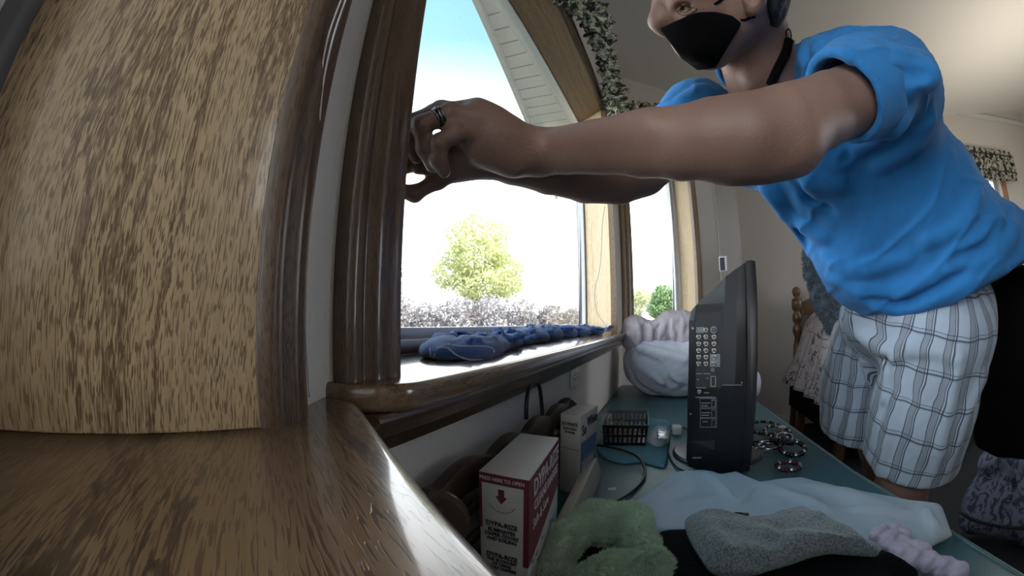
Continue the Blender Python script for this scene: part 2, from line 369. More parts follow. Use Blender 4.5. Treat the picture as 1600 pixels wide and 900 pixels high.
# ================================================================ signed-distance modelling of soft bodies
class SDF:
    def __init__(s, lo, hi, h):
        s.lo = np.array(lo, np.float32); s.h = h; s.n = np.ceil((np.array(hi)-np.array(lo))/h).astype(int)+1
        s.f = np.full(s.n, .3, np.float32)
    def reg(s, lo, hi):
        a = np.clip(np.floor((np.array(lo)-s.lo)/s.h).astype(int), 0, s.n-1); b = np.clip(np.ceil((np.array(hi)-s.lo)/s.h).astype(int)+1, 1, s.n)
        if (b <= a).any(): return None, None
        sl = tuple(slice(i, j) for i, j in zip(a, b))
        ax = [s.lo[i]+s.h*np.arange(a[i], b[i], dtype=np.float32) for i in range(3)]
        return sl, (ax[0][:, None, None], ax[1][None, :, None], ax[2][None, None, :])
    def put(s, fn, lo, hi, k, mode='u'):
        m = k+.02; sl, P = s.reg(np.array(lo)-m, np.array(hi)+m)
        if sl is None: return
        d = fn(P).astype(np.float32); a = s.f[sl]
        if mode == 's': d = -d
        if mode == 'u':
            r = np.minimum(a, d)
            if k > 0: h_ = np.maximum(k-np.abs(a-d), 0)/k; r = r-h_*h_*k*.25
        else:
            r = np.maximum(a, d)
            if k > 0: h_ = np.maximum(k-np.abs(a-d), 0)/k; r = r+h_*h_*k*.25
        s.f[sl] = r
    def cone(s, a, b, ra, rb, k=.01, mode='u'):
        a = np.array(a, np.float32); b = np.array(b, np.float32); ab = b-a; L = float(ab@ab)+1e-9; R = max(ra, rb)
        def fn(P):
            q = [P[i]-a[i] for i in range(3)]
            t = np.clip((q[0]*ab[0]+q[1]*ab[1]+q[2]*ab[2])/L, 0, 1)
            return np.sqrt((q[0]-t*ab[0])**2+(q[1]-t*ab[1])**2+(q[2]-t*ab[2])**2)-(ra+(rb-ra)*t)
        s.put(fn, np.minimum(a, b)-R, np.maximum(a, b)+R, k, mode)
    def chain(s, pts, k=.01, mode='u'):        # pts: (point, r)
        for (a, ra), (b, rb) in zip(pts[:-1], pts[1:]): s.cone(a, b, ra, rb, k, mode)
    def ell(s, c, A, R, k=.01, mode='u'):      # axes rows of A, radii R
        c = np.array(c, np.float32); A = np.array(A, np.float32); R = [float(q) for q in R]; m = max(R)
        def fn(P):
            q = [P[i]-c[i] for i in range(3)]; k0 = 0; k1 = 0
            for j in range(3):
                u = q[0]*A[j][0]+q[1]*A[j][1]+q[2]*A[j][2]; k0 = k0+(u/R[j])**2; k1 = k1+(u/R[j]**2)**2
            k0 = np.sqrt(k0); k1 = np.sqrt(k1)+1e-6; return k0*(k0-1)/k1
        s.put(fn, c-m, c+m, k, mode)
    def plane(s, n, p, lo=None, hi=None):       # keep the side where n.(x-p) < 0
        n = np.array(n, float); n /= np.linalg.norm(n)
        if lo is None: lo = s.lo; hi = s.lo+s.h*s.n
        sl, P = s.reg(lo, hi)
        if sl is None: return
        s.f[sl] = np.maximum(s.f[sl], (P[0]-p[0])*n[0]+(P[1]-p[1])*n[1]+(P[2]-p[2])*n[2])
    def hit(s, px, py, d0=.2, d1=1.8, off=0):
        r = ray(px, py); t = np.arange(d0, d1, s.h*.5); q = np.round((r[None]*t[:, None]-s.lo)/s.h).astype(int)
        ok = ((q >= 0) & (q < s.n)).all(1); v = np.full(len(t), 1.); v[ok] = s.f[tuple(q[ok].T)]
        w_ = np.where(v < off)[0]; return t[w_[0]] if len(w_) else None
    def mesh(s):
        f = s.f; f[0] = f[-1] = .3; f[:, 0] = f[:, -1] = .3; f[:, :, 0] = f[:, :, -1] = .3
        ins = f < 0; nx, ny, nz = f.shape
        c = np.zeros((nx-1, ny-1, nz-1), np.uint8)
        for i in (0, 1):
            for j in (0, 1):
                for k in (0, 1): c += ins[i:nx-1+i, j:ny-1+j, k:nz-1+k]
        act = np.argwhere((c > 0) & (c < 8)); idx = np.full(c.shape, -1, np.int32); idx[tuple(act.T)] = np.arange(len(act))
        acc = np.zeros((len(act), 3)); cnt = np.zeros(len(act))
        for ax in range(3):
            o = [a for a in range(3) if a != ax]
            for u in (0, 1):
                for v in (0, 1):
                    p = act.copy(); p[:, o[0]] += u; p[:, o[1]] += v; q = p.copy(); q[:, ax] += 1
                    fa = f[tuple(p.T)]; fb = f[tuple(q.T)]; m = (fa < 0) != (fb < 0)
                    t = np.where(m, fa/np.where(m, fa-fb, 1), 0); e = p.astype(float); e[:, ax] += t
                    acc += np.where(m[:, None], e, 0); cnt += m
        V = acc/cnt[:, None]*s.h+s.lo; Q = []
        for ax in range(3):
            o = [a for a in range(3) if a != ax]; sl = [slice(1, -1)]*3; sl[ax] = slice(0, -1); sl2 = list(sl); sl2[ax] = slice(1, None)
            A_ = ins[tuple(sl)]; B_ = ins[tuple(sl2)]; e = np.argwhere(A_ != B_); base = e.copy()
            for a in o: base[:, a] += 1
            fl = A_[tuple(e.T)]
            def ci(d0, d1):
                q = base.copy(); q[:, o[0]] -= d0; q[:, o[1]] -= d1; return idx[tuple(q.T)]
            quad = np.stack([ci(1, 1), ci(0, 1), ci(0, 0), ci(1, 0)], 1)
            if ax == 1: fl = ~fl
            quad = np.where(fl[:, None], quad, quad[:, ::-1]); Q.append(quad)
        return V, np.concatenate(Q)
def npmesh(name, V, Q, mat, parent=None, disp=None, smooth_it=0, attrs=None, kind=None, fw=.5):
    me = bpy.data.meshes.new(name)
    Q = np.asarray(Q, np.int32); V = np.asarray(V, float).copy()
    if smooth_it:
        e = np.concatenate([Q[:, [0, 1]], Q[:, [1, 2]], Q[:, [2, 3]], Q[:, [3, 0]]]); n = len(V)
        deg = np.bincount(e.ravel(), minlength=n)
        for _ in range(smooth_it):
            a = np.zeros((n, 3))
            for k in range(3): a[:, k] = np.bincount(e[:, 0], V[e[:, 1], k], n)+np.bincount(e[:, 1], V[e[:, 0], k], n)
            V += ((a/np.maximum(deg, 1)[:, None])-V)*fw
    if disp is not None:
        fn = np.cross(V[Q[:, 2]]-V[Q[:, 0]], V[Q[:, 3]]-V[Q[:, 1]]); nn = np.zeros_like(V)
        for k in range(4):
            for j in range(3): nn[:, j] += np.bincount(Q[:, k], fn[:, j], len(V))
        nn /= np.linalg.norm(nn, axis=1)[:, None]+1e-12; V = V+nn*disp(V)[:, None]
    me.vertices.add(len(V)); me.vertices.foreach_set('co', V.ravel().astype(np.float32))
    me.loops.add(Q.size); me.loops.foreach_set('vertex_index', Q.ravel())
    me.polygons.add(len(Q)); me.polygons.foreach_set('loop_start', np.arange(0, Q.size, 4, dtype=np.int32)); me.polygons.foreach_set('loop_total', np.full(len(Q), 4, np.int32))
    me.polygons.foreach_set('use_smooth', np.ones(len(Q), bool)); me.update(calc_edges=True); me.validate()
    me.materials.append(mat)
    if attrs:
        for k, v in attrs.items():
            a = me.attributes.new(k, 'FLOAT_VECTOR', 'POINT'); a.data.foreach_set('vector', np.asarray(v(V), np.float32).ravel())
    o = bpy.data.objects.new(name, me); COL.objects.link(o)
    if parent is not None: o.parent = parent
    if kind: o['kind'] = kind
    return o
def wav(V, f, seed=0, oct=3, warp=.6):      # smooth pseudo-noise in [-1, 1]
    r = np.random.RandomState(seed); out = np.zeros(len(V)); a = 1; tot = 0; X = np.asarray(V)*f
    for o in range(oct):
        s_ = np.zeros(len(V))
        for _ in range(5):
            d = r.normal(size=3); d /= np.linalg.norm(d); s_ += np.sin(X@d*2*PI*r.uniform(.6, 1.3)+r.uniform(0, 6.3)+(warp*out if o else 0))
        out += a*s_/2.6; tot += a; a *= .5; X = X*2.1
    return np.clip(out/tot, -1.3, 1.3)
def pxb(px, py, dist):       # local picture axes in space at that depth: unit right, unit down, view, metres per pixel
    r = ray(px, py); ex = (ray(px+1, py)-r)*dist; ey = (ray(px, py+1)-r)*dist
    return r, ex, ey
def eimg(S, px, py, dist, a, b, depth, rot=0, k=.02, mode='u'):
    r, ex, ey = pxb(px, py, dist); c, s_ = math.cos(math.radians(rot)), math.sin(math.radians(rot))
    u = ex*c+ey*s_; v = -ex*s_+ey*c; ra = np.linalg.norm(u)*a; rb = np.linalg.norm(v)*b
    u = u/np.linalg.norm(u); v = v-u*(v@u); v /= np.linalg.norm(v); S.ell(r*dist, [u, v, np.cross(u, v)], [ra, rb, depth], k, mode)
def pc(px, py, d, rpx): return (D(px, py, d), rpx/F*d)
def shellcut(S, p1, p2, inside, margin=None, lo=None, hi=None):
    """clip with the upright plane through two picture rays, keeping the side of a third"""
    n = np.cross(ray(*p1), ray(*p2)); s_ = 1 if ray(*inside)@n < 0 else -1
    S.plane(n*s_, (0, 0, 0), lo, hi)
# ================================================================ PERSON
person = empty('person', (.52, .80, ZF), 0, 'man in a black face mask and blue t-shirt reaching both hands to the window', 'person')
bpy.context.view_layer.update()
def pp(o): 
    o.parent = person; o.matrix_parent_inverse = person.matrix_world.inverted(); return o
s = N('skin'); v = s.obj(); f1 = s.noise(v, 9, 3); f2 = s.noise(v, 90, 3)
c = s.mix(s.ramp(f1, [(.35, 0.), (.7, 1.)]), (.205, .122, .095), (.285, .172, .135)); c = s.mix(s.math('MULTIPLY', s.ramp(s.noise(v, 330, 1), [(.72, 0.), (.78, 1.)]), .35), c, (.16, .08, .055))
s.set(col=c, rough=.48, sss=.0, spec=.4); s.bump(s.math('ADD', s.math('MULTIPLY', f2, .5), s.noise(v, 420, 2)), .0009, .5); M_skin = s.m
s = N('blue jersey cotton'); v = s.obj(); f1 = s.noise(v, 6, 2)
s.set(col=s.mix(f1, (.016, .175, .47), (.022, .21, .54)), rough=.9, sheen=.1); s.bump(s.math('ADD', s.noise(v, 900, 1), s.math('MULTIPLY', s.noise(v, 40, 3), 1.2)), .0011, .6); M_shirt = s.m
M_black = plain('black cloth', (.0022, .0022, .0028), .95, .0005, 500, spec=.1)
M_hair = plain('dark brown hair', (.018, .012, .009), .6, .002, 400)
U = SDF((-.31, .20, .02), (.52, .95, .66), .0026)
K = .012
# near (left) arm
LA = [pc(842, 239, .49, 32), pc(880, 237, .478, 35), pc(940, 232, .46, 40), pc(1000, 228, .445, 48), pc(1060, 225, .433, 55), pc(1120, 218, .425, 61), pc(1170, 211, .425, 63), pc(1225, 197, .445, 60), pc(1300, 167, .53, 50), pc(1370, 142, .62, 48)]
U.chain(LA, .004)
U.cone(*[D(1150, 245, .43), D(1238, 226, .445)], .022, .026, .03)       # elbow
eimg(U, 1222, 243, .432, 34, 22, .022, -25, .025)
eimg(U, 1100, 203, .432, 72, 34, .034, -8, .02)        # brachioradialis
U.cone(D(860, 222, .468), D(1010, 195, .42), .006, .010, .03)
# palm and fingers of the left hand
U.chain([pc(842, 239, .49, 32), pc(805, 232, .478, 36), pc(772, 215, .468, 40), pc(748, 190, .462, 34)], .018)
U.cone(D(800, 250, .465), D(752, 236, .462), .017, .014, .018)      # heel of the hand
U.cone(D(770, 188, .475), D(744, 168, .478), .012, .011, .014)
def finger(S, pts, rr, k=.004):
    S.chain([(D(*p), r) for p, r in zip(pts, rr)], k)
    for p, r in list(zip(pts, rr))[1:-1]:
        S.ell(D(*p), np.eye(3), (r*1.06,)*3, .004)
RR = (.0112, .0104, .0094, .0078)
finger(U, [(748, 186, .462), (704, 176, .452), (658, 196, .444), (664, 232, .447), (676, 260, .452)], (.012, .0108, .0102, .0092, .0076), .005)   # ring finger
finger(U, [(746, 206, .452), (714, 209, .440), (688, 222, .436), (686, 250, .440), (694, 269, .444)], (.0125, .0098, .0092, .0084, .007), .005)      # little finger
finger(U, [(745, 172, .474), (690, 172, .468), (647, 192, .462), (641, 222, .464), (651, 246, .467)], (.0118, .011, .0102, .0092, .0076), .005)       # middle
finger(U, [(742, 168, .486), (680, 178, .482), (632, 194, .478), (613, 218, .476), (611, 244, .478)], (.0118, .011, .0102, .0094, .008), .005)       # index
finger(U, [(780, 232, .485), (730, 246, .492), (690, 256, .492), (655, 262, .492)], (.015, .0125, .0115, .009), .008)                              # thumb
U.cone(D(702, 194, .449), D(752, 196, .458), .009, .012, .01)
for (a, b) in (((728, 178, .446), (820, 222, .462)), ((740, 168, .458), (828, 214, .47))): U.cone(D(*a), D(*b), .0035, .002, .012)   # tendons
# far (right) arm and hand
RA = [pc(748, 246, .50, 30), pc(800, 256, .52, 32), pc(860, 268, .545, 36), pc(915, 277, .575, 40), pc(965, 279, .60, 40), pc(1005, 268, .62, 38), pc(1050, 225, .72, 38), pc(1085, 178, .83, 42)]
U.chain(RA, .004)
U.chain([pc(748, 246, .50, 30), pc(715, 248, .50, 33), pc(690, 246, .50, 26)], .014)
finger(U, [(718, 264, .495), (684, 282, .492), (648, 303, .488), (617, 296, .486), (606, 275, .486)], (.013, .0105, .0092, .0082, .0075), .006)
finger(U, [(705, 248, .505), (665, 254, .503), (632, 259, .50), (610, 260, .498)], (.0125, .0108, .0092, .0075), .005)
finger(U, [(705, 240, .515), (660, 236, .515), (622, 240, .512), (606, 246, .51)], (.0125, .011, .010, .008), .005)
finger(U, [(705, 230, .525), (655, 220, .525), (618, 222, .522), (602, 232, .52)], (.012, .011, .010, .008), .005)
# neck and head (turned to the window, three-quarter view)
U.chain([pc(1168, 20, .725, 50), pc(1180, 75, .745, 50), pc(1196, 118, .765, 56), pc(1215, 165, .79, 80)], .03)
U.cone(D(1215, 40, .72), D(1175, 128, .70), .012, .011, .02)            # neck muscle
HX = .70
eimg(U, 1133, -48, HX, 95, 112, .083, -6, .02)          # skull
eimg(U, 1075, 0, .655, 50, 62, .060, 0, .03)            # face front
eimg(U, 1098, 62, .665, 55, 44, .052, 30, .03)          # jaw
eimg(U, 1140, 30, .665, 45, 40, .050, 15, .03)
eimg(U, 1090, 22, .612, 26, 18, .016, -15, .025)        # cheekbone
eimg(U, 1092, -12, .607, 30, 7, .010, -22, .012)        # brow ridge
U.chain([(D(1036, -20, .640), .009), (D(1034, 8, .632), .009), (D(1030, 34, .622), .013), (D(1040, 46, .625), .012)], .016)   # nose
eimg(U, 1068, 14, .598, 15, 9, .012, -20, .008, 's')     # eye socket
# ear
d_e = .620
eimg(U, 1181, -10, d_e, 19, 36, .016, 12, .006); eimg(U, 1176, -14, d_e-.016, 10, 22, .010, 12, .004, 's'); eimg(U, 1176, 15, d_e-.004, 11, 11, .010, 0, .006); eimg(U, 1165, 2, d_e-.004, 4, 8, .008, 0, .004)
VU, QU = U.mesh()
# legs below the shorts
Lw = SDF((.18, .45, ZF-.01), (.80, 1.45, .12), .008)
lh, rh = D(1480, 520, .93), D(1375, 520, 1.08)
lk, rk = D(1408, 760, 1.02), D(1375, 690, 1.20)
def foot(S, k, ank, toe):
    S.cone(k, ank, .060, .038, .03); S.cone(ank, toe, .036, .028, .03)
S1 = Lw
S1.cone(lh, lk, .078, .060, .01); S1.cone(rh, rk, .078, .058, .01)
la = np.array([lk[0]+.10, lk[1]+.02, ZF+.07]); ra_ = np.array([rk[0]+.10, rk[1]+.05, ZF+.07])
S1.cone(lk, (lk+la)/2+np.array([.03, 0, .03]), .062, .055, .03); S1.cone((lk+la)/2+np.array([.03, 0, .03]), la, .055, .038, .03)
S1.cone(rk, (rk+ra_)/2+np.array([.03, 0, .03]), .060, .053, .03); S1.cone((rk+ra_)/2+np.array([.03, 0, .03]), ra_, .053, .038, .03)
for a in (la, ra_): S1.cone(a+np.array([.02, 0, -.035]), a+np.array([-.15, -.02, -.045]), .034, .024, .03)
S1.cone(lh, rh, .080, .080, .02); S1.cone((lh+rh)/2, (lh+rh)/2+np.array([-.06, -.02, .12]), .09, .09, .02)
VL, QL = Lw.mesh()
nU = len(VU); body = npmesh('body', np.concatenate([VU, VL]), np.concatenate([QU, QL+nU]), M_skin, smooth_it=2, disp=lambda V: .0006*wav(V, 22, 3, 2))
pp(body)
# eye
M_eye = plain('eye', (.55, .5, .47), .2); M_iris = plain('iris', (.04, .025, .015), .15)
de = U.hit(1071, 15) or .61
ec = D(1071, 15, de+.0075)
bm_ = bmesh.new(); bmesh.ops.create_uvsphere(bm_, u_segments=20, v_segments=12, radius=.0115); me = bpy.data.meshes.new('eye'); bm_.to_mesh(me); bm_.free()
me.materials.append(M_eye); me.polygons.foreach_set('use_smooth', [True]*len(me.polygons)); eye = bpy.data.objects.new('eye', me); COL.objects.link(eye); eye.location = [float(q) for q in ec]; pp(eye)
me2 = me.copy(); me2.materials.clear(); me2.materials.append(M_iris); ir = bpy.data.objects.new('iris', me2); COL.objects.link(ir)
q = (D(1068, 14, de)-ec); q = q/np.linalg.norm(q)*.0068; ir.scale = (.45, .45, .45); ir.parent = eye; ir.location = [float(t) for t in q]
def onface(S, pts, off=0, n=6):
    out = []
    for p in spline([np.array(p, float) for p in pts], n):
        d = S.hit(p[0], p[1])
        if d: out.append(ray(p[0], p[1])*(d+off))
    return out
for nm, pts, r0, mt in (('eyelid', [(1059, 17), (1064, 9), (1072, 6), (1082, 9), (1088, 14)], .0024, M_skin), ('eyelid', [(1059, 18), (1066, 22), (1075, 22), (1087, 15)], .0022, M_skin), ('eyelashes', [(1058, 17), (1064, 11), (1072, 8), (1082, 11), (1089, 16)], .0009, M_hair)):
    L_ = onface(U, pts, -.0006); g = tube(L_, r0, 8); pp(mob(nm, g[0], g[1], mt, smooth=True))
L_ = onface(U, [(1056, -4), (1072, -12), (1092, -16), (1110, -14)], .0005)
if len(L_) > 3: g = tube(L_, [.0012+.0022*math.sin(PI*i/(len(L_)-1)) for i in range(len(L_))], 8); pp(mob('eyebrow', g[0], g[1], M_hair, smooth=True))
# mask
Mk = SDF((.02, .38, .28), (.34, .72, .62), .0022)
eimg(Mk, 1098, 62, .660, 60, 47, .063, 32, .03); eimg(Mk, 1075, 30, .645, 46, 40, .055, 0, .04); eimg(Mk, 1130, 45, .66, 40, 34, .055, 20, .04)
Mk.cone(D(1040, 48, .622), D(1060, 62, .61), .010, .014, .03); Mk.cone(D(1040, 44, .62), D(1088, 75, .60), .008, .012, .03)
shellcut(Mk, (1026, 46), (1076, 24), (1080, 60)); shellcut(Mk, (1076, 24), (1130, 1), (1080, 60)); shellcut(Mk, (1117, 5), (1142, 23), (1080, 60)); shellcut(Mk, (1142, 24), (1166, 30), (1080, 60))
shellcut(Mk, (1164, 28), (1136, 76), (1080, 60)); shellcut(Mk, (1136, 76), (1118, 106), (1080, 60)); shellcut(Mk, (1118, 106), (1090, 110), (1080, 60)); shellcut(Mk, (1090, 110), (1062, 90), (1080, 60)); shellcut(Mk, (1062, 88), (1034, 50), (1080, 60))
V, Q = Mk.mesh(); mask = pp(npmesh('face_mask', V, Q, M_black, smooth_it=2)); mask['label'] = 'black cloth face mask'
for pts in ([(1156, 31), (1164, 31), (1172, 28), (1180, 26)], [(1116, 7), (1124, 2), (1134, -6), (1150, -20)]):
    L_ = onface(U, pts, -.001); g = tube(L_, .0020, 6); o = mob('ear_loop', g[0], g[1], M_black, smooth=True); pp(o)
# hair
Hr = SDF((.05, .36, .38), (.44, .86, .74), .004)
eimg(Hr, 1142, -55, HX+.004, 96, 112, .096, -6, .01); eimg(Hr, 1196, 6, .725, 25, 50, .06, 0, .02)
shellcut(Hr, (1203, 60), (1195, -30), (1230, 0)); shellcut(Hr, (1180, 40), (1240, 50), (1230, 0))
Hc = SDF((-.02, .30, .38), (.44, .86, .78), .004)
eimg(Hc, 1142, -55, HX+.004, 97, 114, .090, -6, .01); shellcut(Hc, (1035, -75), (1200, -45), (1130, -150), ); V2, Q2 = Hc.mesh(); V, Q = Hr.mesh(); n_ = len(V); V = np.concatenate([V, V2]); Q = np.concatenate([Q, Q2+n_]); pp(npmesh('hair', V, Q, M_hair, smooth_it=1, disp=lambda V: .0015*wav(V, 60, 5, 3)))
# ring
rc = D(686, 184, .4475); ax = D(704, 176, .452)-D(658, 196, .444); ax /= np.linalg.norm(ax); u_ = np.cross(ax, (0, 0, 1)); u_ /= np.linalg.norm(u_); v_ = np.cross(ax, u_)
M_steel = plain('dark steel', (.20, .20, .21), .25, metal=1.0)
rg = []; 
for o_ in (-.0032, .0032):
    rg.append(tube([rc+ax*o_+(u_*math.cos(a)+v_*math.sin(a))*.0112 for a in np.linspace(0, 2*PI, 33)[:-1]], .0012, 8, True))
rg.append(tube([rc+(u_*math.cos(a)+v_*math.sin(a))*.0108 for a in np.linspace(0, 2*PI, 33)[:-1]], .0024, 8, True))
g = join(*rg); o = pp(mob('finger_ring', g[0], g[1], M_steel, smooth=True)); o['label'] = 'dark grooved metal ring'
# ---- t-shirt
T = SDF((-.02, .30, -.14), (.98, 1.12, .56), .0045)
# shoulders and chest
eimg(T, 1345, 128, .705, 92, 78, .085, 15, .03)             # left shoulder
eimg(T, 1400, 165, .76, 75, 90, .10, 35, .05)               # shoulder blade
T.chain([(D(1245, 118, .78), .055), (D(1340, 130, .74), .07)], .05)
eimg(T, 1088, 178, .85, 48, 46, .07, -25, .03)              # right shoulder
eimg(T, 1075, 185, .80, 40, 24, .05, -25, .03)
T.chain([(D(1090, 185, .85), .05), (D(1180, 225, .84), .075), (D(1260, 230, .82), .12)], .05)
eimg(T, 1310, 235, .84, 135, 95, .13, 35, .06)              # chest
eimg(T, 1375, 270, .86, 170, 120, .13, 50, .06)
eimg(T, 1440, 355, .90, 165, 125, .13, 50, .06)             # belly / lower back
eimg(T, 1470, 400, .93, 160, 95, .13, 25, .05)
eimg(T, 1570, 385, .98, 75, 60, .10, 40, .05)
eimg(T, 1330, 400, .87, 60, 92, .09, -35, .06)               # hanging front
# neck opening
T.chain([(D(1150, 20, .71), .062), (D(1180, 90, .73), .062), (D(1180, 128, .715), .045)], .008, 's')
# sleeve
ax = D(1400, 118, .70)-D(1300, 168, .53); ax /= np.linalg.norm(ax)
q0 = D(1316, 152, .545)
T2 = SDF((.12, .32, .12), (.46, .70, .46), .0027)
T2.chain([(q0-ax*.02, .056), (q0+ax*.05, .064), (D(1395, 122, .72), .078)], .01)
T2.plane(-ax, q0)
T2.cone(q0-ax*.08, q0+ax*.07, .052, .046, .002, 's')
V2, Q2 = T2.mesh()
T.chain([(q0+ax*.06, .056), (D(1395, 122, .72), .076)], .02)
T.chain([(D(1085, 178, .83), .066), (D(1066, 196, .79), .058)], .02); T.cone(q0-ax*.08, q0+ax*.055, .050, .044, .004, 's')
# hem of the shirt, cut across the waist
for a, b in (((1322, 487), (1385, 503)), ((1385, 503), (1452, 486)), ((1452, 486), (1530, 448)), ((1530, 448), (1640, 385))): pass
def fold(S, pts, r, k=.02, sink=.4, mode='u'):
    P_ = []
    for p in spline([np.array(p, float) for p in pts], 5):
        d = S.hit(p[0], p[1])
        if d is None: continue
        P_.append(ray(p[0], p[1])*(d+r*sink))
    if len(P_) > 1:
        n = len(P_); S.chain([(p, r*(.35+.65*math.sin(PI*(i+.5)/n))) for i, p in enumerate(P_)], k, mode)
hemlo = [(1312, 482), (1350, 497), (1385, 502), (1420, 496), (1470, 476), (1530, 446), (1600, 402), (1650, 370)]
for i in range(len(hemlo)-1): pass
def polycut(S, pts, inside):        # concave side kept: intersection for a convex chain
    for a, b in zip(pts[:-1], pts[1:]): shellcut(S, a, b, inside)
polycut(T, [(1240, 425), (1330, 488), (1400, 500)], (1440, 300)); polycut(T, [(1400, 500), (1470, 479), (1620, 396)], (1440, 300))
FO = [([(1385, 92), (1420, 100), (1452, 106)], .016), ([(1330, 100), (1390, 112), (1445, 118)], .010), ([(1410, 130), (1440, 122), (1455, 112)], .010),
      ([(1255, 60), (1262, 80), (1258, 100)], .006), ([(1275, 62), (1285, 80), (1290, 100)], .006),
      ([(1225, 262), (1268, 280), (1320, 288)], .012), ([(1200, 285), (1240, 330), (1290, 372)], .012), ([(1190, 270), (1215, 320), (1262, 390)], .010),
      ([(1420, 150), (1395, 190), (1340, 230)], .009), ([(1450, 170), (1430, 215), (1370, 260)], .009),
      ([(1330, 455), (1400, 478), (1480, 455), (1560, 410)], .012), ([(1300, 430), (1360, 455), (1440, 440), (1540, 385)], .010), ([(1290, 400), (1340, 420), (1420, 400)], .009),
      ([(1560, 330), (1540, 365), (1480, 400)], .012), ([(1585, 350), (1570, 380), (1520, 415)], .010), ([(1530, 300), (1500, 350), (1440, 380)], .008),
      ([(1062, 160), (1085, 150), (1105, 140)], .007), ([(1070, 172), (1095, 162), (1115, 152)], .006)]
for p, r in FO: fold(T, p, r, .018)
for p, r in [([(1235, 275), (1262, 310), (1300, 330)], .007), ([(1400, 120), (1430, 113), (1450, 112)], .005), ([(1350, 470), (1420, 470), (1500, 430)], .006), ([(1560, 350), (1540, 385), (1490, 405)], .006)]: fold(T, p, r, .012, .0, 's')
V, Q = T.mesh(); nT = len(V)
sh = npmesh('t_shirt', np.concatenate([V, V2]), np.concatenate([Q, Q2+nT]), M_shirt, smooth_it=2, disp=lambda V: .0022*wav(V*np.array([1, .6, 1.]), 9, 11, 3)+.0042*(1-np.abs(wav(V@np.array([[.9, .2, .3], [.1, .5, .2], [-.5, .3, .8]]), 7, 23, 2)))**5)
pp(sh); sh['label'] = 'bright blue short sleeved t-shirt'
# collar band
cp = []
for p in [(1122, 108), (1127, 122), (1138, 133), (1158, 139), (1182, 138), (1203, 130), (1218, 112), (1228, 90), (1238, 62)]:
    d = T.hit(*p); cp.append(D(p[0], p[1], (d or .76)-.001))
g = tube(spline(cp, 5), .0055, 8); o = mob('collar', g[0], g[1], M_shirt, smooth=True); o.parent = sh; o.matrix_parent_inverse = sh.matrix_world.inverted()
# black cord around the neck with its loop above the collar
g = join(tube(spline([D(1203, 134, .682), D(1216, 106, .685), D(1228, 82, .69), D(1233, 62, .70)], 6), .0075, 8),
         tube(spline([D(1233, 66, .70), D(1228, 52, .70), D(1232, 45, .70), D(1236, 52, .70), D(1236, 64, .70)], 6), .0011, 6))
o = pp(mob('neck_cord', g[0], g[1], M_black, smooth=True)); o['label'] = 'black neck cord with a thin loop'
# ---- plaid shorts
s = N('plaid cotton'); at = s.n('Attribute', attribute_name='plaid').outputs['Vector']; sx = s.n('SeparateXYZ'); s.l(at, sx.inputs[0])
def stripe(sock, period, pos, wd):
    m = s.math('FRACT', s.math('ADD', s.math('DIVIDE', sock, period), 10-pos)); return s.math('LESS_THAN', s.math('ABSOLUTE', s.math('SUBTRACT', m, .5)), wd/2/period)
base = s.n('RGB').outputs[0]; base.default_value = (.42, .51, .62, 1)
u, vv = sx.outputs[0], sx.outputs[1]
c = s.mix(s.math('MULTIPLY', stripe(u, .052, .62, .013), .7), base, (.22, .25, .30))
c = s.mix(s.math('MULTIPLY', stripe(vv, .064, .5, .008), .25), c, (.25, .28, .33))
for pos, wd in ((.40, .0030), (.78, .0022), (.5, .0016)): c = s.mix(s.math('MULTIPLY', stripe(u, .052, pos, wd), .9), c, (.035, .045, .07))
for pos, wd in ((.50, .0026), (.40, .0012)): c = s.mix(s.math('MULTIPLY', stripe(vv, .064, pos, wd), .85), c, (.035, .045, .07))
s.set(col=c, rough=.85, sheen=.2); s.bump(s.noise(s.obj(), 700, 1), .0006, .5); M_plaid = s.m
Sh = SDF((.24, .50, -.46), (.98, 1.40, .12), .0048)
LH, LHm = D(1466, 545, .93), D(1424, 712, 1.02)
RH, RHm = D(1362, 535, 1.07), D(1340, 668, 1.16)
Sh.chain([(LH, .118), (D(1442, 640, .98), .122), (LHm, .125)], .03)
eimg(Sh, 1478, 515, .93, 76, 62, .115, 10, .04); eimg(Sh, 1438, 485, .98, 118, 72, .15, -8, .05)
eimg(Sh, 1385, 500, 1.02, 70, 60, .12, -5, .05)
Sh.chain([(RH, .100), (D(1338, 600, 1.13), .102), (RHm, .104)], .008)
axl = LHm-LH; axl /= np.linalg.norm(axl); axr = RHm-RH; axr /= np.linalg.norm(axr)
mid = (LHm+RHm)/2; dv = (RHm-LHm); dv[2] = 0
lo1, hi1 = (.24, .50, -.46), (.98, 1.40, .12)
def capplane(S, n, p, side_n, side_p):
    n = np.array(n, float); n /= np.linalg.norm(n); sl, P = S.reg(S.lo, S.lo+S.h*S.n); m = ((P[0]-side_p[0])*side_n[0]+(P[1]-side_p[1])*side_n[1]+(P[2]-side_p[2])*side_n[2]) < 0
    S.f[sl] = np.where(m, np.maximum(S.f[sl], (P[0]-p[0])*n[0]+(P[1]-p[1])*n[1]+(P[2]-p[2])*n[2]), S.f[sl])
capplane(Sh, axl, LHm, dv, mid); capplane(Sh, axr, RHm, -dv, mid)
Sh.cone(LHm-axl*.05, LHm+axl*.06, .100, .118, .006, 's'); Sh.cone(RHm-axr*.05, RHm+axr*.06, .08, .098, .006, 's')
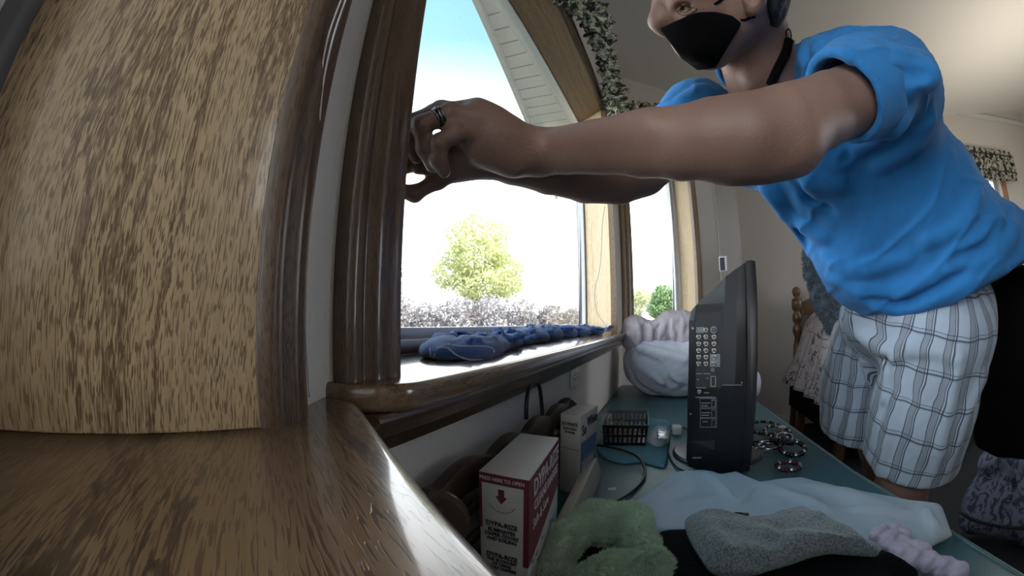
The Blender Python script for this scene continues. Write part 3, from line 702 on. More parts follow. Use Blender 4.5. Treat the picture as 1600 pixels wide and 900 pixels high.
for p, r in [([(1372, 545), (1392, 580), (1384, 640)], .012), ([(1395, 560), (1440, 545), (1500, 560)], .008), ([(1350, 530), (1385, 548), (1440, 530)], .010), ([(1500, 560), (1480, 640), (1460, 740)], .010),
             ([(1540, 580), (1510, 640), (1480, 735)], .010), ([(1410, 600), (1390, 680), (1370, 750)], .008), ([(1310, 540), (1305, 600), (1300, 680)], .008), ([(1335, 560), (1332, 620), (1325, 685)], .007),
             ([(1340, 520), (1370, 535), (1395, 560)], .009)]: fold(Sh, p, r, .016)
fold(Sh, [(1382, 560), (1384, 610), (1372, 660)], .010, .014, -.2, 's')
V, Q = Sh.mesh()
def plaid(V):
    out = np.zeros((len(V), 3)); sideR = ((V-mid)@dv) > 0
    for msk, A0, a_ in ((~sideR, LH, axl), (sideR, RH, axr)):
        q = V[msk]-A0; t = q@a_; e1 = np.cross(a_, np.array([.3, -1, 0])); e1 /= np.linalg.norm(e1); e2 = np.cross(a_, e1)
        ang = np.arctan2(q@e2, q@e1); out[msk, 0] = ang*.125; out[msk, 1] = t+.5
    out[:, 0] += .004*wav(V, 12, 4, 2); out[:, 1] += .005*wav(V, 10, 9, 2)
    return out
so_ = npmesh('shorts', V, Q, M_plaid, smooth_it=2, disp=lambda V: .002*wav(V, 11, 8, 3), attrs={'plaid': plaid}); pp(so_); so_['label'] = 'blue and white plaid shorts'
# ================================================================ PROPS
def rootat(e, o):          # parent keeping the world placement
    bpy.context.view_layer.update(); o.parent = e; o.matrix_parent_inverse = e.matrix_world.inverted(); return o
def ppt(e, name, g, mat, **k): return rootat(e, mob(name, g[0], g[1], mat, **k))
def text(name, body, size, M, mat, parent, ext=.0002, align='CENTER', sx=1.0, bold=0):
    cu = bpy.data.curves.new(name, 'FONT'); cu.body = body; cu.size = size; cu.align_x = align; cu.align_y = 'CENTER'; cu.extrude = ext; cu.offset = bold; cu.resolution_u = 2
    o = bpy.data.objects.new(name, cu); COL.objects.link(o); bpy.context.view_layer.update()
    me = bpy.data.meshes.new_from_object(o); bpy.data.objects.remove(o); me.materials.clear(); me.materials.append(mat)
    o = bpy.data.objects.new(name, me); COL.objects.link(o); o.matrix_world = M @ Matrix.Diagonal((sx, 1, 1, 1)); return rootat(parent, o)
def face_M(o, right, up):     # text frame: X right, Y up
    r = Vector(right).normalized(); u = Vector(up).normalized(); n = r.cross(u); m = Matrix.Identity(4)
    for i in range(3): m[i][0] = r[i]; m[i][1] = u[i]; m[i][2] = n[i]; m[i][3] = o[i]
    return m
# ---- treatment-style table with a teal vinyl top
M_teal = plain('teal vinyl', (.040, .125, .150), .42, .0003, 260); M_pipe = plain('grey green piping', (.10, .17, .18), .4); M_metal = plain('grey metal', (.25, .25, .26), .35, metal=1.0)
tb = empty('padded_table', (.1, 1.0, ZF), 0, 'long narrow table with a teal vinyl top under the window sill', 'table')
tp = [(-.222, .12), (.497, .12), (.389, .754), (.300, 1.93), (-.222, 1.93)]
ppt(tb, 'table_top', prism(tp, ZT-.05, ZT), M_teal, bevel=.006, seg=3)
ppt(tb, 'piping', tube([(a, b, ZT-.002) for a, b in [(.497, .12), (.443, .437), (.390, .754), (.345, 1.34), (.301, 1.93)]], .0042, 8), M_pipe, smooth=True)
for x, y in ((-.17, .2), (.40, .2), (-.17, 1.85), (.25, 1.85)): ppt(tb, 'leg', bx(x-.018, x+.018, y-.018, y+.018, ZF, ZT-.05), M_metal, bevel=.003)
ppt(tb, 'crossbar', bx(-.15, .38, .19, .21, ZF+.2, ZF+.22), M_metal)
# ---- wall outlet
M_plate = plain('ivory plastic', (.62, .62, .62), .35); M_slot = plain('dark slot', (.02, .02, .02), .6)
oy = .955
ot = empty('wall_outlet', (XW, oy, -.128), 0, 'white duplex outlet plate on the wall below the oak sill', 'outlet')
ppt(ot, 'cover_plate', bx(-.226, -.2215, oy-.036, oy+.036, -.157, -.103), M_plate, bevel=.002)
for dy in (-.016, .016):
    ppt(ot, 'socket', tf(lathe([(.0115, 0), (.0115, .0015), (.010, .0022)], 16), Matrix.Translation((-.2215, oy+dy, -.130)) @ Matrix.Rotation(PI/2, 4, 'Y')), M_plate)
    for dz in (-.005, .005): ppt(ot, 'slot', bx(-.2195, -.2185, oy+dy-.004, oy+dy+.004, -.130+dz-.0012, -.130+dz+.0012), M_slot)
# ---- laundry powder boxes
M_card = plain('off-white carton', (.50, .49, .48), .6, .0001, 200); M_cardg = plain('grey-white carton', (.40, .39, .36), .6); M_red = plain('dark red print', (.13, .018, .030), .5)
M_ink = plain('black ink', (.012, .012, .015), .6); M_whi = plain('white print', (.60, .56, .56), .5); M_blue = plain('blue print', (.07, .13, .22), .5)
def carton(name, o, right, back, w_, l_, h_, label, mat):
    r = empty(name, o, 0, label, 'box'); R_ = Vector(right).normalized(); B_ = Vector(back).normalized(); O = Vector(o)
    v = [O+R_*(a*w_)+B_*(b*l_)+Vector((0, 0, c*h_)) for c in (0, 1) for b in (0, 1) for a in (0, 1)]
    ppt(r, 'carton', (v, [(0, 2, 3, 1), (4, 5, 7, 6), (0, 1, 5, 4), (2, 6, 7, 3), (0, 4, 6, 2), (1, 3, 7, 5)]), mat, bevel=.0008)
    def ff(u, z): return O+R_*(u*w_)+Vector((0, 0, z*h_))-B_*.0003         # front face point
    def sf(u, z): return O+R_*w_+B_*(u*l_)+Vector((0, 0, z*h_))+R_*.0003       # side face point
    return r, R_, B_, ff, sf
def patch(r, name, f, pts, mat, off):
    P_ = [f(*p)+off for p in pts]; n = len(P_); Q_ = [p-off*1.5 for p in P_]
    return ppt(r, name, (P_+Q_, [tuple(range(n)), tuple(range(2*n-1, n-1, -1))]+[(i, n+i, n+(i+1) % n, (i+1) % n) for i in range(n)]), mat)
o1 = (-.171, .338, ZT+.0005)
r, R_, B_, ff, sf = carton('laundry_box', o1, (.053, -.005, 0), (-.013, .146, 0), .0535, .147, .1555, 'red and white powdered cleaner box standing nearest the camera', M_card)
fo = -B_*.0002; so2 = R_*.0002
patch(r, 'red_panel', ff, [(.0, .60), (.0, .997), (1, .997), (1, .36), (.90, .36), (.90, .93), (.06, .93), (.06, .60)][::-1], M_red, fo)
patch(r, 'red_panel', sf, [(0, .36), (1, .60), (1, .997), (0, .997)], M_red, so2)
def T1(s_, u, z, size, mat, sx=1.0, bold=0): return text('lettering', s_, size, face_M(ff(u, z)-B_*.0006, R_, (0, 0, 1)), mat, r, sx=sx, bold=bold)
def T2_(s_, u, z, size, mat, sx=1.0, slope=0, bold=0): return text('lettering', s_, size, face_M(sf(u, z)+R_*.0006, B_+Vector((0, 0, slope)), (0, 0, 1)), mat, r, sx=sx, bold=bold)
T1('PRESS HERE TO OPEN', .47, .962, .0052, M_whi, .95)
patch(r, 'arrow', ff, [(.40, .90), (.52, .90), (.52, .85), (.58, .85), (.46, .80), (.34, .85), (.40, .85)][::-1], M_red, fo)
for k in range(12):
    a = math.radians(205+k*130/11); u_c, z_c = .46+.27*math.cos(a), .81+.075*math.sin(a)
    patch(r, 'mark', ff, [(u_c, z_c), (u_c+.022, z_c+.002), (u_c+.022, z_c+.008), (u_c, z_c+.006)][::1], M_ink, fo)
for z, tx, sz in ((.645, 'DYPA-RIZE', .0078), (.60, 'ELIMINATES', .0062), (.565, 'DIAPER ODORS', .0058), (.53, 'AND SOILING', .0058), (.40, 'DYPA-RIZE', .0078), (.362, 'THE ECONOMY', .0052), (.33, 'OF USING', .0052), (.298, 'MORE DIAPERS', .0052)):
    T1(tx, .46, z, sz, M_ink, .92, .00012)
T2_('DYPA-RIZE', .53, .895, .0255, M_whi, 1.02, 0, .0004); T2_('CLEANS DIAPERS', .52, .765, .0158, M_whi, .98, 0, .0002); T2_('Safe & Sure', .34, .64, .017, M_whi, .9)
random.seed(5)
for k in range(9):        # little clothes-line figures printed on the side
    u, z = .12+.095*k+random.uniform(-.02, .02), random.uniform(.12, .40)
    w2_, h2_ = .018, random.uniform(.012, .03)
    patch(r, 'figure', sf, [(u-.004, z), (u+.004, z), (u+.006, z+h2_), (u-.004, z+h2_)], M_ink, so2)
    patch(r, 'figure', sf, [(u-.03, z+h2_*.5), (u+.03, z+h2_*.8), (u+.03, z+h2_*.8+.004), (u-.03, z+h2_*.5+.004)], M_ink, so2)
o2 = (-.179, .664, ZT+.0005)
r, R_, B_, ff, sf = carton('laundry_box', o2, (.038, -.016, 0), (.012, .10, 0), .0415, .098, .1440, 'small pale bleach powder box behind the red and white one', M_cardg)
patch(r, 'picture_panel', sf, [(.06, .10), (.94, .10), (.94, .66), (.06, .66)], M_blue, R_*.0002)
patch(r, 'fold_line', ff, [(0, .58), (1, .58), (1, .585), (0, .585)], M_ink, -B_*.0002)
def T1(s_, u, z, size, mat, sx=1.0, bold=0): return text('lettering', s_, size, face_M(ff(u, z)-B_*.0006, R_, (0, 0, 1)), mat, r, sx=sx, bold=bold)
def T2_(s_, u, z, size, mat, sx=1.0, slope=0, bold=0): return text('lettering', s_, size, face_M(sf(u, z)+R_*.0006, B_+Vector((0, 0, slope)), (0, 0, 1)), mat, r, sx=sx, bold=bold)
T1('SO-WHITE', .48, .885, .0078, M_ink, .9, .0002); T1('BLEACHING', .5, .83, .0052, M_ink, 1, .0001); T1('POWDER', .5, .785, .0052, M_ink, 1, .0001)
T2_('So', .20, .80, .026, M_ink, .9, 0, .0004); T2_('White', .66, .87, .024, M_ink, .95, 0, .0004)
for k in range(7): patch(r, 'figure', sf, [(.12+.1*k, .2+.05*(k % 3)), (.2+.1*k, .24), (.2+.1*k, .42+.04*(k % 2)), (.14+.1*k, .40)], M_cardg, R_*.0004)
patch(r, 'caption', sf, [(.1, .05), (.9, .05), (.9, .085), (.1, .085)], M_ink, R_*.0002)
# cream board leaning between the boxes, and a small folded card
M_cream = plain('cream board', (.42, .38, .31), .6)
pA = [atZ(905, 838, ZT+.001), atZ(930, 772, ZT+.001)]
a0, a1 = atZ(884, 842, ZT+.001), atZ(926, 741, ZT+.001); a2 = a1+np.array([.012, 0, .0]); 
q = [atZ(882, 845, ZT+.001), atZ(904, 838, ZT+.001), atZ(941, 742, ZT+.008), atZ(926, 742, ZT+.008)]
v = [tuple(p) for p in q]+[tuple(p+np.array([-.012, .0, .035])) for p in q]
o = mob('cream_board', v, [(3, 2, 1, 0), (4, 5, 6, 7), (0, 1, 5, 4), (1, 2, 6, 5), (2, 3, 7, 6), (3, 0, 4, 7)], M_cream, bevel=.001)
setp(o, 'cream board leaning against the foot of the small pale box', 'board')
a = atZ(876, 838, ZT+.001); o = mob('folded_card', *join(bx(a[0]-.012, a[0]+.004, a[1]-.02, a[1]+.02, ZT+.0005, ZT+.012), bx(a[0]+.008, a[0]+.018, a[1]-.02, a[1]+.025, ZT+.0005, ZT+.010)), M_whi, bevel=.001)
setp(o, 'small white folded card behind the green slippers', 'card')
a = atZ(955, 765, ZT+.0003); o = mob('paper_scrap', [(a[0]-.007, a[1]-.003, ZT+.0006), (a[0]+.008, a[1]-.002, ZT+.0006), (a[0]+.009, a[1]+.004, ZT+.004), (a[0]-.004, a[1]+.004, ZT+.002)], [(0, 1, 2, 3)], M_whi)
o.data.materials[0] = M_whi; md = o.modifiers.new('thick', 'SOLIDIFY'); md.thickness = .0004; setp(o, 'tiny scrap of white paper on the teal table', 'paper')
# ---- wooden rack with a scalloped rail and round ends
M_walnut = oak('dark brown rack wood', (.055, .034, .02), (.038, .023, .014), (.012, .007, .004), axis='Y', coat=.25, rough=.45, k=.8)
rk_ = empty('wooden_rack', (-.205, .55, ZT), 0, 'dark wooden rack with scalloped rail lying along the wall below the sill', 'rack')
ys = np.linspace(.28, .785, 60); top = []
for y in ys:
    ph = (y-.30)/.115; top.append(-.150+.012*abs(math.sin(PI*ph))-.008*(y-.3)/.5-.004)
v = []; 
for xx in (-.204, -.190):
    for y, t in zip(ys, top): v.append((xx, y, t)); 
    for y, t in zip(ys, top): v.append((xx, y, t-.036))
n = 60; f = []
for i in range(n-1):
    f += [(i, i+1, n+i+1, n+i), (2*n+i, 3*n+i, 3*n+i+1, 2*n+i+1), (i, 2*n+i, 2*n+i+1, i+1), (n+i, n+i+1, 3*n+i+1, 3*n+i)]
f += [(0, n, 3*n, 2*n), (n-1, 3*n-1, 4*n-1, 2*n-1)]
ppt(rk_, 'scalloped_rail', (v, f), M_walnut, bevel=.002)
for yy, zz, rr in ((.79, -.176, .024), (.30, -.19, .034)):
    g = lathe([(rr*.9, -.008), (rr, -.004), (rr, .004), (rr*.9, .008)], 28)
    ppt(rk_, 'round_end', tf(g, Matrix.Translation((-.200, yy, zz)) @ Matrix.Rotation(PI/2, 4, 'X') @ Matrix.Rotation(.5, 4, 'Y')), M_walnut, auto=.8)
for zz in (-.205, -.245): ppt(rk_, 'rail', tube([(-.197, .31, zz), (-.197, .78, zz)], .006, 10), M_walnut, smooth=True)
for yy in np.linspace(.46, .72, 4): ppt(rk_, 'peg', tube([(-.195, yy, -.19), (-.182, yy, -.186), (-.176, yy, -.180)], [.005, .0045, .006], 10), M_walnut, smooth=True)
for yy in (.30, .725): ppt(rk_, 'post', bx(-.206, -.188, yy-.012, yy+.012, ZT+.0005, -.17), M_walnut, bevel=.002)
M_cable = plain('black cable', (.012, .012, .014), .4)
lp = spline([atX(822, 655, -.212), atX(823, 625, -.212), atX(828, 603, -.214), atX(836, 597, -.216), atX(843, 605, -.214), atX(847, 640, -.212), atX(846, 656, -.212)], 6)
o = mob('cable_loop', *tube(lp, .0035, 8), M_cable, smooth=True); setp(o, 'black cable loop standing up behind the wooden rack', 'cable')
# ---- television seen from its side
tv = empty('television', atZ(1122, 712, ZT), 0, 'black flat television turned sideways with sockets facing the camera', 'television')
M_tvb = plain('black plastic', (.010, .011, .013), .38, .0002, 500); M_tvg = plain('grey green plastic', (.085, .10, .10), .45); M_tvs = plain('socket panel plastic', (.020, .022, .026), .5)
M_gold = plain('socket metal', (.55, .53, .48), .25, metal=1.0); M_lab = plain('grey print', (.22, .24, .27), .6); M_scr = plain('screen', (.006, .006, .008), .15)
ga = math.radians(8.5); gdir = np.array([math.sin(ga), math.cos(ga), 0]); xl = np.array([math.cos(ga), -math.sin(ga), 0]); P0 = atZ(1120, 737, ZT+.008)
def TV(px, py, off=0): p = atP(px, py, gdir, P0-gdir*off); return p
def tvprism(pts, d0, d1):
    a = [TV(*p) for p in pts]; n = len(a)
    v = [tuple(q-gdir*d0) for q in a]+[tuple(q-gdir*d0+gdir*(d0+d1)) for q in a]
    return v, [tuple(range(n)), tuple(range(2*n-1, n-1, -1))]+[(i, (i+1) % n, n+(i+1) % n, n+i)[::-1] for i in range(n)]
ppt(tv, 'housing', tvprism([(1072, 718), (1074, 620), (1076, 505), (1078, 493), (1083, 484), (1150, 420), (1164, 410), (1166, 520), (1160, 736), (1120, 739), (1076, 730)], 0, .40), M_tvb, bevel=.0012)
ppt(tv, 'back_shell', tvprism([(1077, 500), (1079, 487), (1087, 477), (1134, 432), (1133, 476), (1128, 474), (1088, 478), (1086, 502)][::1], .0015, .39), M_tvg, bevel=.0006)
ppt(tv, 'back_shell', tvprism([(1127, 476), (1133, 474), (1134, 432), (1150, 420), (1151, 500), (1148, 602), (1127, 602)], .0008, .38), M_tvs)
ppt(tv, 'front_bezel', tvprism([(1164, 409), (1172, 406), (1180, 408), (1183, 450), (1184, 530), (1180, 650), (1171, 736), (1160, 737), (1165, 640), (1167, 520)], .002, .42), M_tvb, bevel=.0015)
sp_ = ppt(tv, 'socket_panel', tvprism([(1087, 480), (1127, 477), (1127, 606), (1087, 606)], .0022, .01), M_tvs)
ppt(tv, 'panel_recess', tvprism([(1088, 480), (1126, 477), (1126, 487), (1088, 489)], .0028, .01), M_slot)
def disc(px, py, rpx, off, mat, name, par=tv, seg=14, hole=.5):
    c_ = TV(px, py, off); sc_ = np.linalg.norm(TV(px+1, py, off)-c_); rr = rpx*sc_
    ring = tube([c_+(xl*math.cos(a)+np.array([0, 0, 1])*math.sin(a))*rr*.75 for a in np.linspace(0, 2*PI, seg+1)[:-1]], rr*.28, 6, True)
    core = tf(lathe([(rr*.35, 0), (rr*.35, .003)], 10), Matrix.Translation(Vector(c_)) @ Matrix.Rotation(PI/2, 4, 'X'))
    return ppt(tv, name, join(ring, core), mat, smooth=True)
for j, zz in enumerate((315, 390, 465, 538, 608, 680)):
    for i, xx in enumerate((220, 298, 385)):
        if j == 0 and i == 0: continue
        if j == 0 and i == 2: disc(1060+xx/6.92, 470+zz/6.92, 5.6, .0032, M_lab, 'socket'); continue
        disc(1060+xx/6.92, 470+zz/6.92, 3.9, .0032, M_gold, 'socket')
disc(1092.6, 612, 3.4, .004, M_gold, 'socket'); disc(1082.5, 513, 1.8, .003, M_gold, 'screw'); disc(1159, 598, 1.3, .003, M_gold, 'screw'); disc(1079, 647, 1.3, .003, M_gold, 'screw'); disc(1114, 578, 3.2, .0032, M_lab, 'socket')
def rectpx(x0, y0, x1, y1, mat, name, off=.0030, wire=0):
    if not wire: return ppt(tv, name, tvprism([(x0, y0), (x1, y0), (x1, y1), (x0, y1)], off, .0), mat)
    return ppt(tv, name, join(tvprism([(x0, y0), (x1, y0), (x1, y0+wire), (x0, y0+wire)], off, 0), tvprism([(x0, y1-wire), (x1, y1-wire), (x1, y1), (x0, y1)], off, 0),
       tvprism([(x0, y0), (x0+wire, y0), (x0+wire, y1), (x0, y1)], off, 0), tvprism([(x1-wire, y0), (x1, y0), (x1, y1), (x1-wire, y1)], off, 0)), mat)
rectpx(1088, 511, 1100, 520, M_lab, 'label_panel', .0026); rectpx(1109.5, 553, 1125, 573, M_lab, 'label_panel', .0026)
rectpx(1110, 587, 1119, 604, M_gold, 'port', .0034, 1.6)
for y0 in (624, 640, 655): rectpx(1111.5, y0, 1118.5, y0+12, M_gold, 'port', .0034, 1.3)
for y0 in (622, 638, 653): rectpx(1094, y0, 1120, y0+14.5, M_lab, 'outline', .0027, .6)
for x0, y0, x1 in ((1096, 629, 1110), (1096, 633, 1106), (1096, 644, 1110), (1096, 648, 1108), (1098, 658, 1106), (1088, 605, 1103), (1100, 613, 1108), (1087, 620, 1118), (1088, 583, 1097), (1099, 583, 1110), (1089, 592, 1092), (1104, 590, 1107)): rectpx(x0, y0, x1, y0+1.3, M_lab, 'print_line', .0027)
rectpx(1128, 601, 1160, 602, M_lab, 'seam', .002)
ppt(tv, 'vent_recess', tvprism([(1080, 689), (1117, 688), (1116, 703)], .0012, 0), M_tvs)
rectpx(1082, 714, 1096, 716, M_lab, 'print_line', .0015)
sc_c = atZ(1122, 708, ZT)
ppt(tv, 'stand', lathe([(.106, .0005), (.106, .004), (.101, .008), (.06, .010), (.0001, .011)], 48, tuple(sc_c)), M_tvg if False else plain('stand plastic', (.035, .037, .042), .25), auto=.5)
# small frame perched behind the television
fc = D(1130, 411, 1.02)
o = mob('photo_frame', *tf(join(bx(-.010, .010, -.003, .003, -.02, .016)), FR(fc, -14)), M_whi, bevel=.001); setp(o, 'small white-edged dark frame standing on top of the television', 'frame')
ppt(o, 'picture', tf(bx(-.008, .004, -.0036, -.003, -.018, .013), FR(fc, -14)), M_slot)
# ---- white blind cords
M_cord = plain('white cord', (.60, .60, .62), .6)
o = mob('blind_cord', *tube(spline([D(945, 322, 1.55), D(941, 350, 1.55), D(939, 400, 1.56), D(935, 430, 1.58), D(929, 455, 1.58), D(932, 485, 1.58), D(940, 500, 1.58), D(950, 512, 1.58)], 6), .0016, 6), M_cord, smooth=True); setp(o, 'white blind cord hanging against the pale far jamb', 'cord')
rc_ = .24
g = join(tube(spline([D(540, 0, .285), D(520, 60, .275), D(505, 130, .265), D(498, 200, .26), D(490, 260, .255), D(487, 300, .252), D(480, 335, .25), D(474, 365, .25), D(473, 400, .25), D(475, 480, .25), D(480, 560, .25), D(484, 620, .252)], 6), .0007, 6),
         tube(spline([D(533, 0, .283), D(512, 60, .274), D(500, 130, .265), D(492, 220, .258), D(484, 300, .252), D(470, 420, .248), D(468, 520, .248), D(477, 618, .252)], 6), .0006, 6))
o = mob('blind_cord', *g, M_cord, smooth=True); setp(o, 'thin white cords hanging beside the dark casing near the light board', 'cord')
# ---- blue towel on the sill
s = N('blue microfibre'); v = s.obj(); s.set(col=s.mix(s.noise(v, 14, 3), (.018, .055, .22), (.05, .14, .40)), rough=.95, sheen=.4); s.bump(s.noise(v, 1100, 2), .0015, .8); M_towel = s.m
M_edge = plain('pale stitched edge', (.40, .46, .62), .8)
W = SDF((-.345, .36, ZC-.01), (-.15, 1.65, .07), .0028)
zt = ZC
def tw(px, py, rise, y=None): p = atZ(px, py, zt); return np.array([p[0], p[1], zt+rise])
spine = [tuple(atZ(px, py, zt+.008)[:2]) for px, py in ((714, 549), (728, 547), (748, 543), (775, 538), (800, 533), (825, 530), (850, 527), (880, 523), (905, 521), (930, 519), (950, 517))]
hts = [.032, .036, .036, .036, .038, .046, .054, .044, .040, .038, .028]
wd_ = [.044, .050, .046, .046, .042, .050, .050, .046, .040, .034, .024]
for i, ((x, y), h_, w_) in enumerate(zip(spine, hts, wd_)):
    W.ell((x, y, zt+h_*.30), np.eye(3), (w_*.95, .06, h_*.45), .02)
random.seed(8)
for k in range(110):
    t = random.random()*9.6; i = int(t); f_ = t-i; x = spine[i][0]*(1-f_)+spine[i+1][0]*f_; y = spine[i][1]*(1-f_)+spine[i+1][1]*f_; h_ = hts[i]*(1-f_)+hts[i+1]*f_
    dx, dy = random.uniform(-.035, .035), random.uniform(-.03, .03); ox = random.uniform(-.02, .02); hz = random.uniform(.35, .9)*(1-(ox/.04)**2)
    W.cone((x-dx+ox, y-dy, zt+h_*hz), (x+dx+ox, y+dy, zt+h_*random.uniform(.35, .8)), .0055, .0035, .006)
for k in range(70):
    t = random.random()*9.6; i = int(t); f_ = t-i; x = spine[i][0]*(1-f_)+spine[i+1][0]*f_; y = spine[i][1]*(1-f_)+spine[i+1][1]*f_; h_ = hts[i]*(1-f_)+hts[i+1]*f_
    dx, dy = random.uniform(-.03, .03), random.uniform(.015, .05)
    W.cone((x-dx, y-dy, zt+h_*.95), (x+dx, y+dy, zt+h_*.75), .004, .003, .004, 's')
W.plane((-1, 0, 0), (-.336, 0, 0)); W.plane((0, 0, -1), (0, 0, zt+.0006))
V, Q = W.mesh(); tw_ = npmesh('towel', V, Q, M_towel, smooth_it=1, disp=lambda V: .0018*wav(V*np.array([1, .5, 1]), 40, 3, 3)); setp(tw_, 'crumpled blue microfibre towel lying along the window sill', 'towel')
ed = []
for p in spline([(672, 540), (675, 566), (683, 545), (700, 545), (715, 556), (740, 563), (765, 558), (772, 548), (762, 542), (745, 541), (720, 541), (700, 538)], 5):
    d = W.hit(p[0], p[1]); 
    if d: ed.append(ray(p[0], p[1])*(d-.001))
if len(ed) > 4: ppt(tw_, 'stitched_edge', tube(ed, .0011, 6), M_edge, smooth=True)
# ---- garland valance of scrunched fabric
s = N('printed valance fabric'); v = s.obj(); nz = s.noise(v, 34, 3, .6, .6); nz2 = s.noise(v, 130, 2)
c = s.ramp(nz, [(.38, (.05, .052, .05)), (.44, (.24, .24, .20)), (.50, (.80, .81, .64)), (.62, (.70, .71, .58)), (.68, (.07, .072, .065))], 'CONSTANT'); c = s.mix(s.ramp(nz2, [(.5, 0.), (.62, .7)]), c, (.045, .045, .045))
s.set(col=c, rough=.9); s.bump(s.noise(v, 300, 2), .001, .5); M_val = s.m
def ruffle(path, R0, seed, n_per=.0085):
    P_ = spline(path, 24); P_ = np.array(P_); L = np.r_[0, np.cumsum(np.linalg.norm(np.diff(P_, axis=0), axis=1))]; m = int(L[-1]/n_per)
    pts = np.stack([np.interp(np.linspace(0, L[-1], m), L, P_[:, k]) for k in range(3)], 1)
    rs = np.random.RandomState(seed); seg = 30; V, Fc = [], []; t_ = np.gradient(pts, axis=0); up = np.array([0, 0, 1.])
    ph = rs.uniform(0, 6.3, 6); amp = rs.uniform(.6, 1, m)
    for i in range(m):
        t = t_[i]/np.linalg.norm(t_[i]); a_ = np.cross(t, up); a_ /= np.linalg.norm(a_); b_ = np.cross(t, a_)
        env = R0*(1+.18*math.sin(i*.13+ph[0])+.12*math.sin(i*.37+ph[1]))
        for k in range(seg):
            an = 2*PI*k/seg
            rr = env*(.66+.30*math.sin(i*1.9+2.2*math.sin(an*2+ph[2]+i*.05)+an*1.5)*amp[i]+.20*math.sin(an*5+i*.55+ph[3])+.12*math.sin(an*9-i*.8+ph[4]))
            sh = .006*math.sin(an*3+i*.7+ph[5])
            V.append(pts[i]+(a_*math.cos(an)+b_*math.sin(an))*max(rr, .004)+t*sh)
    for i in range(m-1):
        for k in range(seg): Fc.append((i*seg+k, i*seg+(k+1) % seg, (i+1)*seg+(k+1) % seg, (i+1)*seg+k))
    return V, Fc
vl = empty('valance_garland', (-.14, 1.5, 1.1), 0, 'scrunched green and cream print valance strung over the large window', 'valance')
pth = [D(872, -8, 1.30), D(900, 8, 1.40), D(928, 22, 1.47), D(937, 50, 1.56), D(946, 85, 1.64), D(955, 120, 1.75), D(962, 150, 1.79), D(971, 195, 1.83), D(976, 220, 1.84)]
ppt(vl, 'gathered_fabric', ruffle(pth, .050, 3), M_val, smooth=False, auto=.9)
ppt(vl, 'rod_bracket', tube([D(866, 2, 1.27), D(900, 6, 1.40)], .004, 6), M_metal, smooth=True)
v2 = empty('valance_garland', (.05, 2.2, 1.2), 0, 'dark scrunched print valance running over the narrow far bay window', 'valance')
ppt(v2, 'gathered_fabric', ruffle([D(956, 196, 2.06), D(975, 182, 2.09), D(1000, 177, 2.12), D(1030, 180, 2.2), D(1060, 190, 2.3), D(1095, 205, 2.4)], .062, 9), M_val, smooth=False, auto=.9)
M_sid0 = plain('white board', (.5, .5, .5), .6)
# ---- far wall: valance box and window casing
vf = empty('window_valance', (3.55, 3.2, 1.3), 0, 'black and white leaf print valance over the window on the end wall', 'valance')
xs = np.linspace(3.10, 4.0, 60); V = []; 
for k, z in enumerate((1.16, 1.235, 1.25, 1.40, 1.415, 1.47)):
    for i, x in enumerate(xs): V.append((x, 3.235-(.055 if k in (1, 2, 3, 4) else .03)-.012*math.sin(i*1.1+k*.3)*(1 if k not in (1, 4) else .4), z+.006*math.sin(i*.9+k)))
Fq = [(k*60+i, k*60+i+1, (k+1)*60+i+1, (k+1)*60+i) for k in range(5) for i in range(59)]
s = N('leaf print'); v = s.obj((1, 1, .6)); c = s.ramp(s.noise(v, 26, 4, .6, 1.2), [(.44, (.02, .02, .02)), (.50, (.45, .44, .38)), (.62, (.10, .10, .09))], 'CONSTANT'); s.set(col=c, rough=.9); M_leafp = s.m
o = ppt(vf, 'pleated_fabric', (V, Fq), M_leafp, smooth=True); md = o.modifiers.new('thick', 'SOLIDIFY'); md.thickness = .004
ppt(vf, 'mounting_board', bx(3.11, 3.99, 3.20, 3.3, 1.44, 1.46), M_sid0); ppt(vf, 'seam_band', join(bx(3.10, 4.0, 3.17, 3.18, 1.238, 1.247), bx(3.10, 4.0, 3.17, 3.18, 1.402, 1.412)), M_ink)
M_lcase = oak('light oak casing', (.42, .25, .12), (.33, .19, .09), (.18, .09, .04), axis='Z', rough=.5, streak=.5)
for i, (xa, xb) in enumerate(((2.96, 3.05), (3.78, 3.87))): struct('trim_%d' % (11+i), bx(xa, xb, yE-.018, yE, -.14, 1.30), M_lcase, label='light oak casing of the end wall window', bevel=.004)
struct('trim_13', bx(2.96, 3.87, yE-.04, yE, -.14, -.10), M_lcase)
frame_win('window_4', FR((0, yE, 0), 0), 3.05, 3.78, -.1, 1.25, .06, .05, .05)
frame_win('added_window', FR((4.6, 0, 0), -90), -2.6, -1.0, -.1, 1.3, .04, .05, .05, mull=1)  # unseen window, added to bring daylight onto the wall below the sill
